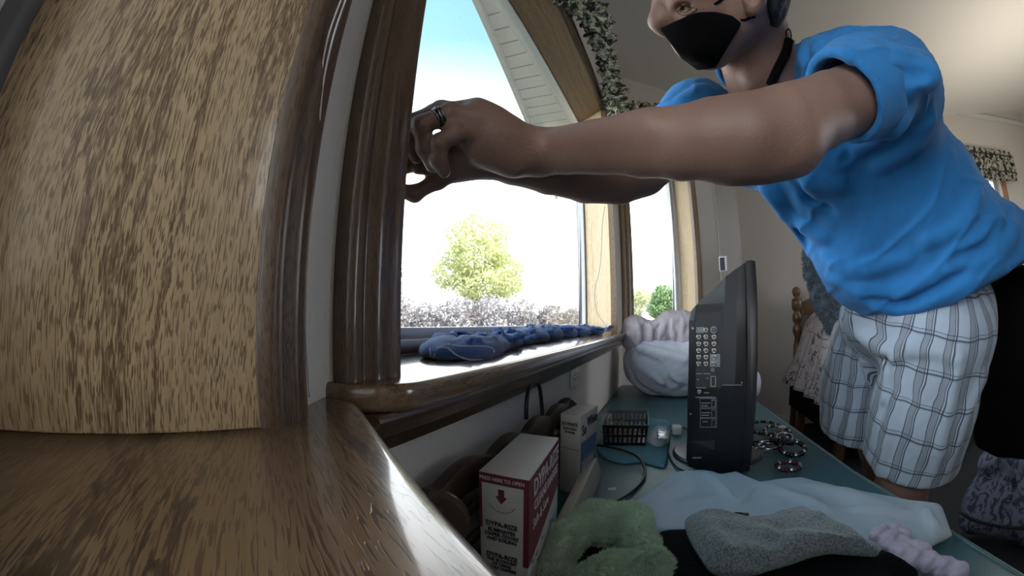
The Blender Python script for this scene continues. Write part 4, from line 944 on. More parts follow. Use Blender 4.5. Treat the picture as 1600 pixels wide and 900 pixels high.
#frame_win('window_6', FR((0, -1.6, 0), 180), -2.6, -1.0, -.2, 1.2, .04, .05, .05)
# ================================================================ soft things on the table
def dome(name, pts, z, H, mat, hfun=None, rings=26, edge=.5, base=None, n=6, cen=None, attrs=None, lin=False):
    """cloth lying on the table: outline given by picture points at height z; thickness H, edge = share of the radius that rounds off"""
    pl_ = [np.array((list(p)+[0])[:3], float) for p in pts]
    src = [pl_[i]*(1-k/n)+pl_[(i+1) % len(pl_)]*k/n for i in range(len(pl_)) for k in range(n)] if lin else spline(pl_, n, True)
    B = np.array([atZ(p[0], p[1], z+p[2]) for p in src]); m = len(B)
    c = B.mean(0) if cen is None else atZ(cen[0], cen[1], z); V = []; base = ZT+.0005 if base is None else base
    for r_ in range(rings+1):
        t = r_/rings
        P_ = c+(B-c)*t; hz = H*(1-max(0, (t-(1-edge))/edge)**2.5)
        for q in P_: V.append([q[0], q[1], q[2]+hz])
    V = np.array(V)
    if hfun is not None: V[:, 2] += hfun(V)*np.repeat(np.minimum(1, (1-np.linspace(0, 1, rings+1))*6+.25), m)
    V[:, 2] = np.maximum(V[:, 2], base+.0008)
    Q = []
    for r_ in range(rings):
        for k in range(m): Q.append((r_*m+k, (r_+1)*m+k, (r_+1)*m+(k+1) % m, r_*m+(k+1) % m))
    nb = len(V); low = V[-m:].copy(); low[:, 2] = np.maximum(base, low[:, 2]-.006); low[:, :2] = c[:2]+(low[:, :2]-c[:2])*.985; V = np.concatenate([V, low])
    Q = [tuple(q) for q in Q]+[(nb-m+k, nb+k, nb+(k+1) % m, nb-m+(k+1) % m) for k in range(m)]+[tuple(nb+k for k in range(m))[::-1]]
    o = mob(name, V, Q, mat, smooth=True); return o
def segd(V, a, b):
    a = np.array(a[:2]); b = np.array(b[:2]); P_ = V[:, :2]; ab = b-a; t = np.clip(((P_-a)@ab)/(ab@ab), 0, 1); return np.linalg.norm(P_-(a+t[:, None]*ab), axis=1), t
def ridges(z, L):
    def f(V):
        h_ = np.zeros(len(V))
        for a, b, hh, w_ in L:
            d, t = segd(V, atZ(*a, z), atZ(*b, z)); h_ += hh*np.exp(-(d/w_)**2)*np.sin(PI*np.clip(t*.9+.05, 0, 1))**.5
        return h_
    return f
M_white = N('white cotton cloth'); v = M_white.obj(); M_white.set(col=(.46, .52, .60), rough=.8); M_white.bump(M_white.noise(v, 30, 3), .002, .4); M_white = M_white.m
rg_ = ridges(-.285, [((1050, 788), (1112, 776), .008, .004), ((1100, 745), (1145, 785), .010, .004), ((1143, 785), (1180, 762), -.004, .01), ((1190, 762), (1290, 800), .006, .012), ((1260, 760), (1400, 800), .006, .02), ((1440, 800), (1470, 850), .010, .006), ((1000, 790), (1060, 750), .004, .01), ((1330, 800), (1450, 812), .008, .006), ((1180, 765), (1150, 800), .006, .005)])
wc = dome('white_sheet', [(980, 794), (1008, 772), (1048, 742), (1075, 739), (1095, 738), (1123, 746), (1146, 741), (1186, 758), (1254, 750), (1320, 770), (1426, 787), (1473, 794), (1488, 836), (1440, 862), (1300, 850), (1120, 840), (1015, 838)], ZT+.012, .010, M_white, lambda V: rg_(V)+.0025*wav(V, 14, 3, 3), rings=40, edge=.08, n=7, cen=(1200, 800), lin=True)
setp(wc, 'crisp white sheet spread over the teal table in front of the television', 'cloth')
s = N('grey knit wool'); v = s.obj(); f1 = s.noise(v, 420, 2, .6, .4); wv = s.noise(s.obj((1, 1, 1), (0, 0, .6)), 55, 2)
s.set(col=s.mix(s.ramp(f1, [(.35, 0.), (.62, 1.)]), (.09, .10, .115), (.25, .275, .30)), rough=.95, sheen=.4); s.bump(s.math('ADD', f1, s.math('MULTIPLY', wv, 1.5)), .0025, .8); M_knit = s.m
M_blk = plain('black fleece', (.003, .003, .004), .95, .002, 200, spec=.1)
bl = dome('black_garment', [(1015, 850), (1030, 832), (1065, 828), (1110, 835), (1200, 835), (1300, 835), (1345, 842), (1380, 860), (1420, 880), (1432, 905), (1380, 950), (1200, 970), (1060, 950), (1018, 890)], -.272, .016, M_blk, lambda V: .005*wav(V, 12, 7, 2), rings=24, edge=.35, cen=(1200, 890))
setp(bl, 'folded black garment under the grey knitted one', 'garment')
rk2 = ridges(-.235, [((1090, 815), (1150, 880), .007, .012), ((1180, 830), (1300, 850), .008, .014), ((1270, 806), (1360, 850), .008, .010), ((1110, 868), (1280, 872), -.008, .008), ((1230, 812), (1200, 860), -.005, .012)])
gk = dome('knitted_sweater', [(1070, 822), (1078, 806), (1100, 803), (1130, 812), (1160, 816), (1195, 813), (1230, 802), (1262, 799), (1290, 815), (1330, 838), (1372, 850), (1374, 862), (1340, 862), (1300, 860), (1250, 872), (1180, 892), (1120, 893), (1090, 862)], -.248, .016, M_knit, lambda V: rk2(V)+.003*wav(V, 16, 2, 2), rings=34, edge=.40, base=-.262, cen=(1190, 845))
setp(gk, 'folded grey knitted sweater lying on the black garment', 'sweater')
# small black cube
a = atZ(1158, 806, -.262)
def rot_box(o, ang, sx, sy, sz): return tf(bx(-sx, sx, -sy, sy, 0, sz), FR(o, ang))
o = mob('black_case', *rot_box((a[0], a[1], -.272), -12, .011, .007, .013), plain('glossy black plastic', (.008, .008, .012), .2), bevel=.0025); setp(o, 'tiny black plastic case resting on the white sheet', 'case')
# lavender ribbon
M_lav = N('lavender cotton'); v = M_lav.obj(); M_lav.set(col=M_lav.mix(M_lav.noise(v, 20, 3), (.40, .34, .48), (.56, .50, .60)), rough=.9); M_lav.bump(M_lav.noise(v, 90, 3), .003, .6); M_lav = M_lav.m
R1 = SDF((.18, .26, ZT-.002), (.46, .52, -.20), .003)
for pts, r_ in (([(1368, 836), (1395, 842), (1418, 856), (1446, 862)], .009), ([(1385, 846), (1410, 868), (1440, 876), (1470, 884), (1500, 896)], .010), ([(1446, 862), (1430, 872), (1412, 862)], .008), ([(1375, 830), (1400, 826), (1420, 838)], .006)):
    P_ = [atZ(p[0], p[1], -.268) for p in spline([np.array(p, float) for p in pts], 5)]; R1.chain([(p, r_*(1+.35*math.sin(i*1.7))) for i, p in enumerate(P_)], .004)
V, Q = R1.mesh(); o = npmesh('cloth_ribbon', V, Q, M_lav, smooth_it=2, disp=lambda V: .0016*wav(V, 60, 3, 2)); setp(o, 'twisted pale lavender cloth strip at the corner of the white sheet', 'cloth')
# ---- green fluffy slippers
M_fur = N('green plush'); v = M_fur.obj(); M_fur.set(col=M_fur.mix(M_fur.noise(v, 45, 3), (.42, .56, .40), (.62, .76, .56)), rough=.95, sheen=.6); M_fur.bump(M_fur.noise(v, 500, 2), .002, 1); M_fur = M_fur.m
def furry(V, Q, n, ln, seed, bias=(0, 0, 0), wd=.0009):
    rs = np.random.RandomState(seed); Q = np.asarray(Q); fi = rs.randint(0, len(Q), n); u, v_ = rs.rand(n, 1), rs.rand(n, 1)
    a, b, c, d = (V[Q[fi, k]] for k in range(4)); p = (a*(1-u)+b*u)*(1-v_)+(d*(1-u)+c*u)*v_
    nn = np.cross(c-a, d-b); nn /= np.linalg.norm(nn, axis=1)[:, None]+1e-12
    dr = nn+rs.normal(0, .55, (n, 3))+np.array(bias)+.5*np.stack([wav(p, 25, 1, 2), wav(p, 25, 2, 2), wav(p, 25, 3, 2)], 1); dr /= np.linalg.norm(dr, axis=1)[:, None]
    sd = np.cross(dr, rs.normal(size=(n, 3))); sd /= np.linalg.norm(sd, axis=1)[:, None]; L = ln*rs.uniform(.6, 1.2, (n, 1))
    W_ = np.concatenate([p-sd*wd, p+sd*wd, p+dr*L*.6+sd*wd*.6+nn*0, p+dr*L]); i = np.arange(n)
    return W_, np.stack([i, i+n, i+2*n, i+3*n], 1)
def slipper(name, parts, cut, label, seed):
    S = SDF((-.16, .24, ZT-.001), (.08, .58, -.16), .0032)
    for p in parts: S.cone(*p)
    for c_ in cut: S.cone(*c_[:4], c_[4], 's')
    S.plane((0, 0, -1), (0, 0, ZT+.0008)); V, Q = S.mesh()
    e_ = npmesh(name, V, Q, M_fur, smooth_it=2, disp=lambda V: .0022*wav(V, 35, seed, 3)); setp(e_, label, 'slipper', 'green fluffy slippers')
    Wf_, Qf = furry(V, Q, 16000, .0065, seed); f_ = npmesh('plush_pile', Wf_, Qf, M_fur); rootat(e_, f_); f_['kind'] = 'stuff'; return e_
z1 = -.262
A = lambda px, py, z: atZ(px, py, z)
s1 = [A(868, 872, z1), A(905, 825, z1), A(955, 812, z1), A(1003, 822, z1), A(1018, 862, z1)]
sl_ = slipper('fluffy_slipper', [(A(868, 885, -.272), A(886, 842, z1), .016, .018, .012), (A(886, 842, z1), A(930, 812, z1), .019, .021, .015), (A(930, 812, z1), A(985, 816, z1), .022, .024, .015), (A(985, 820, z1), A(1003, 858, z1), .024, .020, .015), (A(1003, 858, -.268), A(992, 882, -.285), .018, .014, .01), (A(868, 885, -.275), A(876, 912, -.285), .016, .012, .012), (A(940, 830, -.27), A(985, 840, -.27), .018, .020, .01)],
        [(A(902, 876, -.262), A(962, 866, -.258), .018, .016, .006)], 'pale green fluffy slipper with its dark opening facing the camera', 3)
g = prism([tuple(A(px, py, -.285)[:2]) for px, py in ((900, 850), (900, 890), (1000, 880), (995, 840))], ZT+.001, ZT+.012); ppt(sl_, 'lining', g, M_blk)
slipper('fluffy_slipper', [(A(905, 908, -.268), A(955, 896, -.262), .014, .018, .02), (A(955, 896, -.262), A(1015, 884, -.262), .018, .016, .02), (A(1015, 884, -.262), A(1030, 900, -.27), .016, .018, .02), (A(930, 930, -.275), A(1010, 930, -.275), .02, .02, .02)], [], 'pale green fluffy slipper lowest in the view in front of the first one', 6)
# ---- bedding heap at the far end of the table
M_wht = N('white bedding'); v = M_wht.obj(); M_wht.set(col=M_wht.mix(M_wht.noise(v, 5, 3), (.52, .54, .66), (.66, .67, .76)), rough=.9); M_wht.bump(M_wht.noise(v, 35, 3), .006, .4); M_wht = M_wht.m
M_lil = N('lilac sheet'); v = M_lil.obj(); M_lil.set(col=M_lil.mix(M_lil.noise(v, 6, 3), (.42, .38, .43), (.54, .50, .54)), rough=.9); M_lil.bump(M_lil.noise(v, 50, 3), .006, .5); M_lil = M_lil.m
Pw = SDF((-.235, 1.38, ZT-.001), (.36, 2.05, .12), .006)
eimg(Pw, 1040, 578, 1.72, 62, 46, .14, 12, .05); eimg(Pw, 1015, 565, 1.75, 40, 34, .12, 30, .05); eimg(Pw, 1090, 575, 1.70, 60, 50, .12, 0, .05); eimg(Pw, 1160, 600, 1.65, 34, 26, .08, 0, .04)
for a, b, r_ in (((1000, 545), (1070, 560), .020), ((1020, 560), (1060, 600), .012), ((990, 560), (1035, 600), .010)): Pw.cone(D(*a, 1.62), D(*b, 1.58), r_, r_*.7, .03)
fold(Pw, [(1000, 556), (1030, 570), (1046, 598), (1072, 606)], .008, .015, .0, 's'); fold(Pw, [(985, 580), (1000, 605), (1030, 618)], .008, .02, .0, 's')
Pw.plane((0, 0, -1), (0, 0, ZT+.001)); Pw.plane((-1, 0, 0), (XW+.004, 0, 0)); V, Q = Pw.mesh(); o = npmesh('white_pillow', V, Q, M_wht, smooth_it=2, disp=lambda V: .004*wav(V, 9, 2, 3)); setp(o, 'white pillow slumped at the far end of the teal table', 'pillow')
Pl = SDF((-.24, 1.40, -.16), (.34, 2.1, .16), .0045)
for pts, r_ in (([(985, 525), (1000, 545), (1040, 548), (1075, 540)], .030), ([(990, 510), (1010, 520), (1045, 515)], .045), ([(1045, 505), (1065, 520), (1080, 530)], .050), ([(978, 520), (985, 540), (1005, 548)], .016), ([(1060, 500), (1100, 510)], .04)):
    P_ = [D(p[0], p[1], 1.70) for p in spline([np.array(p, float) for p in pts], 4)]; Pl.chain([(p, r_) for p in P_], .02)
for p, r_ in (([(995, 505), (1000, 525), (995, 540)], .008), ([(1015, 505), (1018, 525), (1010, 545)], .008), ([(1038, 508), (1030, 530), (1040, 542)], .008), ([(1050, 498), (1052, 520), (1060, 545)], .009), ([(980, 520), (1000, 540), (1040, 545)], .008), ([(1068, 500), (1066, 530), (1072, 550)], .009)): fold(Pl, p, r_, .010)
for p, r_ in (([(1007, 505), (1008, 525), (1002, 545)], .006), ([(1030, 505), (1024, 528), (1028, 542)], .006), ([(1046, 500), (1044, 525), (1050, 545)], .006)): fold(Pl, p, r_, .010, 0, 's')
V, Q = Pl.mesh(); o = npmesh('crumpled_sheet', V, Q, M_lil, smooth_it=1, disp=lambda V: .004*wav(V, 20, 2, 3)); setp(o, 'crumpled lilac grey bed sheet piled on the white pillow', 'sheet')
# ---- basket with trinkets, cloth and plastic packets
M_blkp = plain('black basket plastic', (.010, .010, .013), .35)
M_bcl = N('blue cotton cloth'); v = M_bcl.obj(); M_bcl.set(col=(.10, .25, .33), rough=.9); M_bcl.bump(M_bcl.noise(v, 60, 3), .003, .5); M_bcl = M_bcl.m
o = dome('blue_cloth', [(932, 702), (940, 690), (985, 668), (1005, 655), (1040, 656), (1048, 668), (1046, 700), (1041, 727), (1030, 729), (1000, 722), (975, 724), (945, 716)], ZT+.003, .006, M_bcl, lambda V: .0018*wav(V, 26, 3, 2), rings=16, edge=.12, cen=(990, 695)); setp(o, 'folded pale blue cloth under the black basket', 'cloth')
bk = empty('plastic_basket', (-.09, 1.02, ZT+.010), 0, 'small black slotted plastic basket holding trinkets', 'basket')
zb = ZT+.010; bo = np.array([-.143, .925]); bu = np.array([.097, .012]); bv = np.array([-.010, .150]); hb = .052
def bp(u, v_, z, fl=0): c_ = np.array([.5, .5]); q = (np.array([u, v_])-.5)*(1+fl*z/hb)+.5; p = bo+bu*q[0]+bv*q[1]; return (p[0], p[1], zb+z)
def bwall(u0, v0, u1, v1, nm):
    m = 9; gs = []
    def slab(ta, tb_, za, zb_):
        pts = []
        for z in (za, zb_):
            for t in (ta, tb_):
                p = np.array(bp(u0+(u1-u0)*t, v0+(v1-v0)*t, z, .10)); q = np.array(bp(.5+(u0+(u1-u0)*t-.5)*.97, .5+(v0+(v1-v0)*t-.5)*.97, z, .10)); pts += [p, q]
        return pts, [(0, 1, 3, 2), (4, 6, 7, 5), (0, 2, 6, 4), (1, 5, 7, 3), (0, 4, 5, 1), (2, 3, 7, 6)]
    gs.append(slab(0, 1, 0, .008)); gs.append(slab(0, 1, .022, .028)); gs.append(slab(0, 1, hb-.008, hb))
    for k in range(m+1): t = k/m; gs.append(slab(max(0, t-.022), min(1, t+.022), .0, hb))
    ppt(bk, nm, join(*gs), M_blkp)
for a in ((0, 0, 1, 0), (1, 0, 1, 1), (1, 1, 0, 1), (0, 1, 0, 0)): bwall(*a, 'slotted_side')
ppt(bk, 'bottom', ([bp(0, 0, 0), bp(1, 0, 0), bp(1, 1, 0), bp(0, 1, 0), bp(0, 0, .003), bp(1, 0, .003), bp(1, 1, .003), bp(0, 1, .003)], [(0, 3, 2, 1), (4, 5, 6, 7), (0, 1, 5, 4), (1, 2, 6, 5), (2, 3, 7, 6), (3, 0, 4, 7)]), M_blkp)
M_brass = plain('tarnished gilt', (.26, .25, .14), .35, metal=.8); M_silver = plain('silver', (.55, .56, .60), .2, metal=1.0); M_bead = plain('dark beads', (.012, .010, .018), .12); M_redb = plain('dark red beads', (.06, .012, .018), .12)
random.seed(12)
def chain_g(n, c_, sx, sy, sz, r_=.0045, rt=.0011):
    gs = []
    for k in range(n):
        o_ = Vector((c_[0]+random.uniform(-sx, sx), c_[1]+random.uniform(-sy, sy), c_[2]+random.uniform(0, sz))); M_ = Matrix.Translation(o_) @ Matrix.Rotation(random.uniform(0, 6), 4, 'Z') @ Matrix.Rotation(random.uniform(-1, 1), 4, 'X')
        gs.append(tf(tube([(math.cos(a)*r_*1.4, math.sin(a)*r_, 0) for a in np.linspace(0, 2*PI, 9)[:-1]], rt, 5, True), M_))
    return join(*gs)
o = mob('gilt_chain', *chain_g(60, (-.100, 1.0, zb+.008), .034, .055, .026), M_brass, smooth=True); setp(o, 'heap of tarnished gilt chain in the black basket', 'chain')
# clear plastic bags
s = N('clear film'); s.set(col=(.75, .80, .85), rough=.12, alpha=.28, spec=.8); v = s.obj(); s.bump(s.noise(v, 70, 3, .6, .6), .006, 1); M_film = s.m
def bag(name, c_, R, seed, label, cat='bag', mat=None, h=.003, k=10):
    S = SDF(np.array(c_)-np.array(R)*1.5, np.array(c_)+np.array(R)*1.5, h); S.ell(c_, np.eye(3), R, .01); S.plane((0, 0, -1), (0, 0, c_[2]-R[2]*.8)); V, Q = S.mesh()
    o = npmesh(name, V, Q, mat or M_film, smooth_it=0, disp=lambda V: R[2]*.28*wav(V, k, seed, 3)); return setp(o, label, cat)
bag('plastic_bag', (-.152, 1.02, ZT+.034), (.016, .05, .028), 3, 'clear crinkled plastic bag between the pale box and the basket', k=26)
bag('plastic_bag', (-.018, .985, ZT+.022), (.030, .085, .010), 4, 'clear plastic packet lying on the blue cloth beside the basket', k=24)
s = N('silver pattern packet'); v = s.obj(); s.set(col=s.ramp(s.noise(v, 90, 3), [(.45, (.10, .10, .13)), (.52, (.60, .62, .68))]), rough=.3, metal=.5); M_pk = s.m
o = mob('silver_packet', *rot_box((-.008, .95, ZT+.036), 3, .012, .050, .006), M_pk, bevel=.002); setp(o, 'narrow silver patterned packet on top of the clear plastic', 'packet')
# cables and white plug
cz = ZT+.0045
o = mob('black_cable', *tube(spline([atZ(905, 692, ZT+.02), atZ(945, 697, ZT+.022), atZ(975, 704, ZT+.02), atZ(998, 715, ZT+.016), atZ(1008, 735, cz+.004), atZ(1003, 752, cz), atZ(985, 770, cz), atZ(960, 785, cz), atZ(945, 797, cz), atZ(935, 812, cz)], 6), .0028, 8), M_cable, smooth=True); setp(o, 'black cord curving over the blue cloth to the green slippers', 'cable')
a = atZ(1058, 678, ZT)
pl_ = empty('white_plug', (a[0], a[1], ZT), 0, 'small white adapter plug beside the television foot', 'plug')
ppt(pl_, 'plug_body', rot_box((a[0]-.002, a[1], ZT+.001), 5, .012, .016, .022), M_plate, bevel=.002)
ppt(pl_, 'power_lead', tube(spline([(a[0]+.008, a[1]+.01, ZT+.010), atZ(1068, 668, ZT+.006), atZ(1076, 672, ZT+.004)], 5), .0022, 8), M_cable, smooth=True)
ppt(pl_, 'power_lead', tube(spline([(a[0]-.010, a[1], ZT+.012), atZ(1047, 676, ZT+.008), atZ(1043, 695, ZT+.004), atZ(1046, 712, ZT+.004), atZ(1058, 730, ZT+.004), atZ(1075, 738, ZT+.004)], 5), .0022, 8), M_cable, smooth=True)
# ---- costume jewellery right of the television
def beads(name, c_, R, n, rb, mats, label, tilt=(0, 0), cat='bracelet', asp=1.0, group=None):
    gs = []
    b = bmesh.new(); bmesh.ops.create_icosphere(b, subdivisions=2, radius=rb); base = ([tuple(v.co) for v in b.verts], [tuple(q.index for q in f.verts) for f in b.faces]); b.free()
    M_ = Matrix.Translation(Vector([float(q) for q in c_])) @ Matrix.Rotation(tilt[0], 4, 'X') @ Matrix.Rotation(tilt[1], 4, 'Y')
    ga_, gb = [], []
    for k in range(n):
        a = 2*PI*k/n; g = tf(base, M_ @ Matrix.Translation((R*math.cos(a), R*asp*math.sin(a), 0))); (ga_ if k % 3 else gb).append(g)
    e_ = empty(name, c_, 0, label, cat, group)
    for g in ga_: ppt(e_, 'bead', g, mats[0], smooth=True)
    for g in gb: ppt(e_, 'bead', g, mats[1], smooth=True)
    return e_
j = lambda px, py, z=.0: atZ(px, py, ZT+z)
q = j(1232, 728, .010); beads('beaded_bracelet', q, .024, 16, .0062, (M_redb, M_silver), 'dark red beaded bracelet nearest the white sheet', cat='bracelet'); q2 = q.copy()
q = j(1238, 700, .012); beads('beaded_bracelet', q, .030, 20, .0064, (M_bead, M_silver), 'dark glossy beaded bracelet near the table edge', tilt=(.25, 0))
q = j(1222, 690, .020); beads('beaded_bracelet', q, .026, 18, .0060, (M_bead, M_bead), 'black bead bracelet lying on top of the jewellery heap', tilt=(-.3, .2))
q = j(1196, 668, .012); beads('beaded_necklace', q, .045, 34, .0052, (M_bead, M_brass), 'long string of dark beads behind the television foot', asp=1.5, cat='necklace')
q = j(1215, 675, .008); beads('beaded_necklace', q, .034, 30, .0046, (M_bead, M_silver), 'string of small black beads near the piped table edge', asp=1.8, cat='necklace')
for k, (px, py, z, R, lab) in enumerate(((1190, 690, .010, .022, 'silver bangle beside the television foot'), (1200, 697, .008, .024, 'silver bangle lying in front of the other bangle'), (1226, 684, .030, .020, 'silver bangle on top of the dark beads'))):
    q = j(px, py, z); g = tf(tube([(R*math.cos(a), R*math.sin(a), 0) for a in np.linspace(0, 2*PI, 33)[:-1]], .0028, 8, True), Matrix.Translation(Vector([float(t) for t in q])) @ Matrix.Rotation(.3*(k-1), 4, 'X'))
    o = mob('silver_bangle', *g, M_silver, smooth=True); setp(o, lab, 'bangle')
q = j(1186, 704, .0); tr_ = mob('jewellery_tray', *tf(bx(-.030, .030, -.016, .016, .0008, .006), FR(q, -6)), plain('grey card', (.12, .13, .13), .5), bevel=.002); setp(tr_, 'small grey tray with clear stones beside the television', 'tray')
gs = []
for k in range(24):
    p = q+np.array([random.uniform(-.022, .022), random.uniform(-.010, .010), .006]); b = random.uniform(.002, .0035); gs.append(tf(lathe([(b*.3, 0), (b, b*.6), (b*.5, b*1.1)], 6), Matrix.Translation(Vector([float(t) for t in p]))))
ppt(tr_, 'clear_stones', join(*gs), M_silver)
q = j(1222, 668, .022); gs = [tf(lathe([(.0001, 0), (.006, .001), (.006, .003), (.0001, .004)], 12), Matrix.Translation((float(q[0])+.007*math.cos(a), float(q[1])+.007*math.sin(a), float(q[2])))) for a in np.linspace(0, 2*PI, 6)[:-1]]
o = mob('flower_brooch', *join(*gs), M_whi, smooth=True); setp(o, 'small white flower brooch on the dark beads', 'brooch')
# ---- bed with turned post and floral quilt
bed = empty('bed', (1.7, 2.6, ZF), 0, 'bed with turned wooden headboard and floral quilt against the end wall', 'bed')
M_bedw = oak('brown bed wood', (.20, .105, .05), (.14, .07, .032), (.05, .025, .012), axis='Z', coat=.4, rough=.35, k=.6)
pz = lambda py: atY(1245, py, 3.17)[2]
pxp = atY(1245, 480, 3.17)[0]
prof = [(.012, pz(448)), (.030, pz(451)), (.036, pz(456)), (.028, pz(462)), (.016, pz(465)), (.040, pz(467)), (.042, pz(472)), (.042, pz(480)), (.034, pz(484)), (.020, pz(487)), (.036, pz(491)), (.042, pz(497)), (.034, pz(503)), (.020, pz(506)), (.036, pz(511)), (.040, pz(517)), (.030, pz(523)), (.020, pz(527)), (.030, pz(540)), (.034, -.35), (.034, ZF)]
def post(x): ppt(bed, 'turned_post', lathe([(r_, z) for r_, z in prof[::-1]], 20, (x, 3.17, 0)), M_bedw, smooth=True)
post(pxp); post(pxp+1.5)
zr0 = pz(482)
ppt(bed, 'headboard_rail', prism([(pxp+.03, .0), (pxp+.2, .0), (pxp+1.3, .0), (pxp+1.47, .0), (pxp+1.47, .09), (pxp+1.3, .16), (pxp+.75, .22), (pxp+.2, .16), (pxp+.03, .09)], -.015, .015), M_bedw, M=Matrix.Translation((0, 3.17, zr0-.05)) @ Matrix.Rotation(PI/2, 4, 'X'), bevel=.004)
for k in range(9): ppt(bed, 'spindle', lathe([(.012, -.50), (.016, -.2), (.010, -.1), (.016, 0.0), (.010, .02)], 10, (pxp+.19+.14*k, 3.17, zr0-.05)), M_bedw, smooth=True)
ppt(bed, 'bed_base', bx(.97, 2.40, 2.15, 3.13, -.66, -.52), M_blk); ppt(bed, 'mattress', bx(1.02, 2.38, 2.12, 3.13, -.52, -.20), M_wht, bevel=.03)
for x in (1.05, 2.3):
    for y in (2.25, 3.05): ppt(bed, 'leg', bx(x-.03, x+.03, y-.03, y+.03, ZF, -.66), M_bedw)
s = N('floral quilt'); v = s.obj(); n1 = s.noise(v, 17, 4, .65, 1.4); n2 = s.noise(v, 7, 2)
c = s.mix(s.math('MULTIPLY', s.ramp(n1, [(.53, 0.), (.56, 1.)]), s.ramp(n2, [(.40, .25), (.6, 1.)])), (.50, .47, .50), (.045, .05, .085)); s.set(col=c, rough=.9); s.bump(s.noise(v, 20, 3), .012, .5); M_quilt = s.m
colA = [(1300, 490), (1272, 492), (1256, 512), (1246, 545), (1238, 572), (1229, 598)]; colB = [(1340, 498), (1316, 508), (1308, 540), (1303, 575), (1299, 610), (1294, 640)]
V = []; nu, nv = 26, 31
sa, sb = spline([np.array(p, float) for p in colA], 6), spline([np.array(p, float) for p in colB], 6)
for i in range(nu):
    t = i/(nu-1); y = 3.12+(2.15-3.12)*t
    for k in range(nv):
        p = sa[k]*(1-t)+sb[k]*t; q = atY(p[0]+0, p[1], y); kk = k/(nv-1)
        V.append((q[0]+.022*kk*math.sin(i*.95+1.5*math.sin(k*.15)), q[1], q[2]+.012*math.sin(i*.6+k*.2)*(1-kk)))
Fq = [(i*nv+k, (i+1)*nv+k, (i+1)*nv+k+1, i*nv+k+1) for i in range(nu-1) for k in range(nv-1)]
b0 = len(V); 
for i in range(nu): q = V[i*nv]; V.append((2.38, q[1], -.17)); V.append((2.40, q[1], -.50)); V.append(((q[0]+2.38)/2, q[1], min(q[2], -.06)))
for i in range(nu-1):
    a, b = b0+3*i, b0+3*(i+1); Fq += [(a+2, b+2, (i+1)*nv, i*nv), (a, b, b+2, a+2), (a+1, b+1, b, a)]
qu = ppt(bed, 'floral_quilt', (V, Fq), M_quilt, smooth=True); md = qu.modifiers.new('thick', 'SOLIDIFY'); md.thickness = .012; qu['label'] = 'white quilt with navy flowers and dark piping'
pl2 = lambda i, k: V[i*nv+k]
for path in ([pl2(i, nv-2) for i in range(nu)], [pl2(14, k) for k in range(nv)], [pl2(6, k) for k in range(8, nv)], [pl2(i, 12) for i in range(4, 20)]):
    g = tube([(p[0]-.008, p[1], p[2]+.002) for p in path], .005, 6); o = mob('piping', g[0], g[1], M_ink, smooth=True); bpy.context.view_layer.update(); o.parent = qu; o.matrix_parent_inverse = qu.matrix_world.inverted()
# plush garment on the bed
Fz = SDF((.80, 1.9, -.12), (1.6, 2.9, .62), .008)
Fz.chain([(D(1262, 398, 2.55), .030), (D(1270, 430, 2.55), .045), (D(1290, 470, 2.58), .075), (D(1315, 505, 2.60), .095), (D(1345, 520, 2.62), .09)], .02); Fz.cone(D(1290, 400, 2.6), D(1320, 480, 2.6), .10, .10, .05)
M_plush = N('slate blue plush'); v = M_plush.obj(); M_plush.set(col=M_plush.mix(M_plush.noise(v, 30, 4), (.03, .055, .09), (.12, .17, .22)), rough=.95, sheen=.5); M_plush = M_plush.m
V, Q = Fz.mesh(); o = npmesh('plush_blanket', V, Q, M_plush, smooth_it=1, disp=lambda V: .010*wav(V, 13, 3, 3)); setp(o, 'fluffy slate blue plush blanket heaped on the bed behind the man', 'blanket')
Wf_, Qf = furry(V, Q, 9000, .024, 5, wd=.003); f_ = npmesh('plush_pile', Wf_, Qf, M_plush); rootat(o, f_); f_['kind'] = 'stuff'
# ---- floral bag on the floor, black bag worn behind the man
s = N('floral bag fabric'); v = s.obj(); n1 = s.noise(v, 22, 4, .6, 1.5)
s.set(col=s.mix(s.math('MULTIPLY', s.ramp(n1, [(.52, 0.), (.56, 1.)]), .85), (.20, .22, .32), (.03, .035, .06)), rough=.85); s.bump(s.noise(v, 40, 3), .004, .6); M_fbag = s.m
fb = empty('floral_bag', atZ(1560, 835, ZF), 0, 'blue grey floral fabric bag with a strap standing on the dark floor', 'bag')
Fb = SDF((.95, .75, ZF-.001), (2.1, 1.75, -.30), .010)
Fb.chain([(D(1528, 800, 1.96), .085), (D(1620, 810, 1.98), .10)], .03); Fb.chain([(D(1535, 770, 1.95), .075), (D(1610, 770, 1.95), .11)], .05); Fb.chain([(D(1548, 722, 1.90), .06), (D(1610, 722, 1.92), .09)], .05); Fb.cone(D(1520, 806, 1.95), D(1640, 826, 1.95), .04, .05, .03)
Fb.plane((0, 0, -1), (0, 0, ZF+.001)); fold(Fb, [(1515, 745), (1545, 752), (1600, 745)], .014, .02, 0, 's'); fold(Fb, [(1500, 790), (1540, 805), (1600, 815)], .02, .03)
V, Q = Fb.mesh(); rootat(fb, npmesh('bag_body', V, Q, M_fbag, smooth_it=2, disp=lambda V: .008*wav(V, 8, 3, 3)))
d_ = 1.72; g = tube([D(1574, 690, d_), D(1577, 722, d_), D(1586, 762, d_+.02)], .012, 6); ppt(fb, 'strap', g, M_fbag, smooth=True)
g = tube(spline([D(1500, 800, 1.885), D(1520, 812, 1.87), D(1560, 822, 1.86), D(1602, 826, 1.86)], 5), .006, 6); ppt(fb, 'piping', g, M_ink, smooth=True)
Bb = SDF((.55, .45, -.52), (1.30, 1.35, .16), .008)
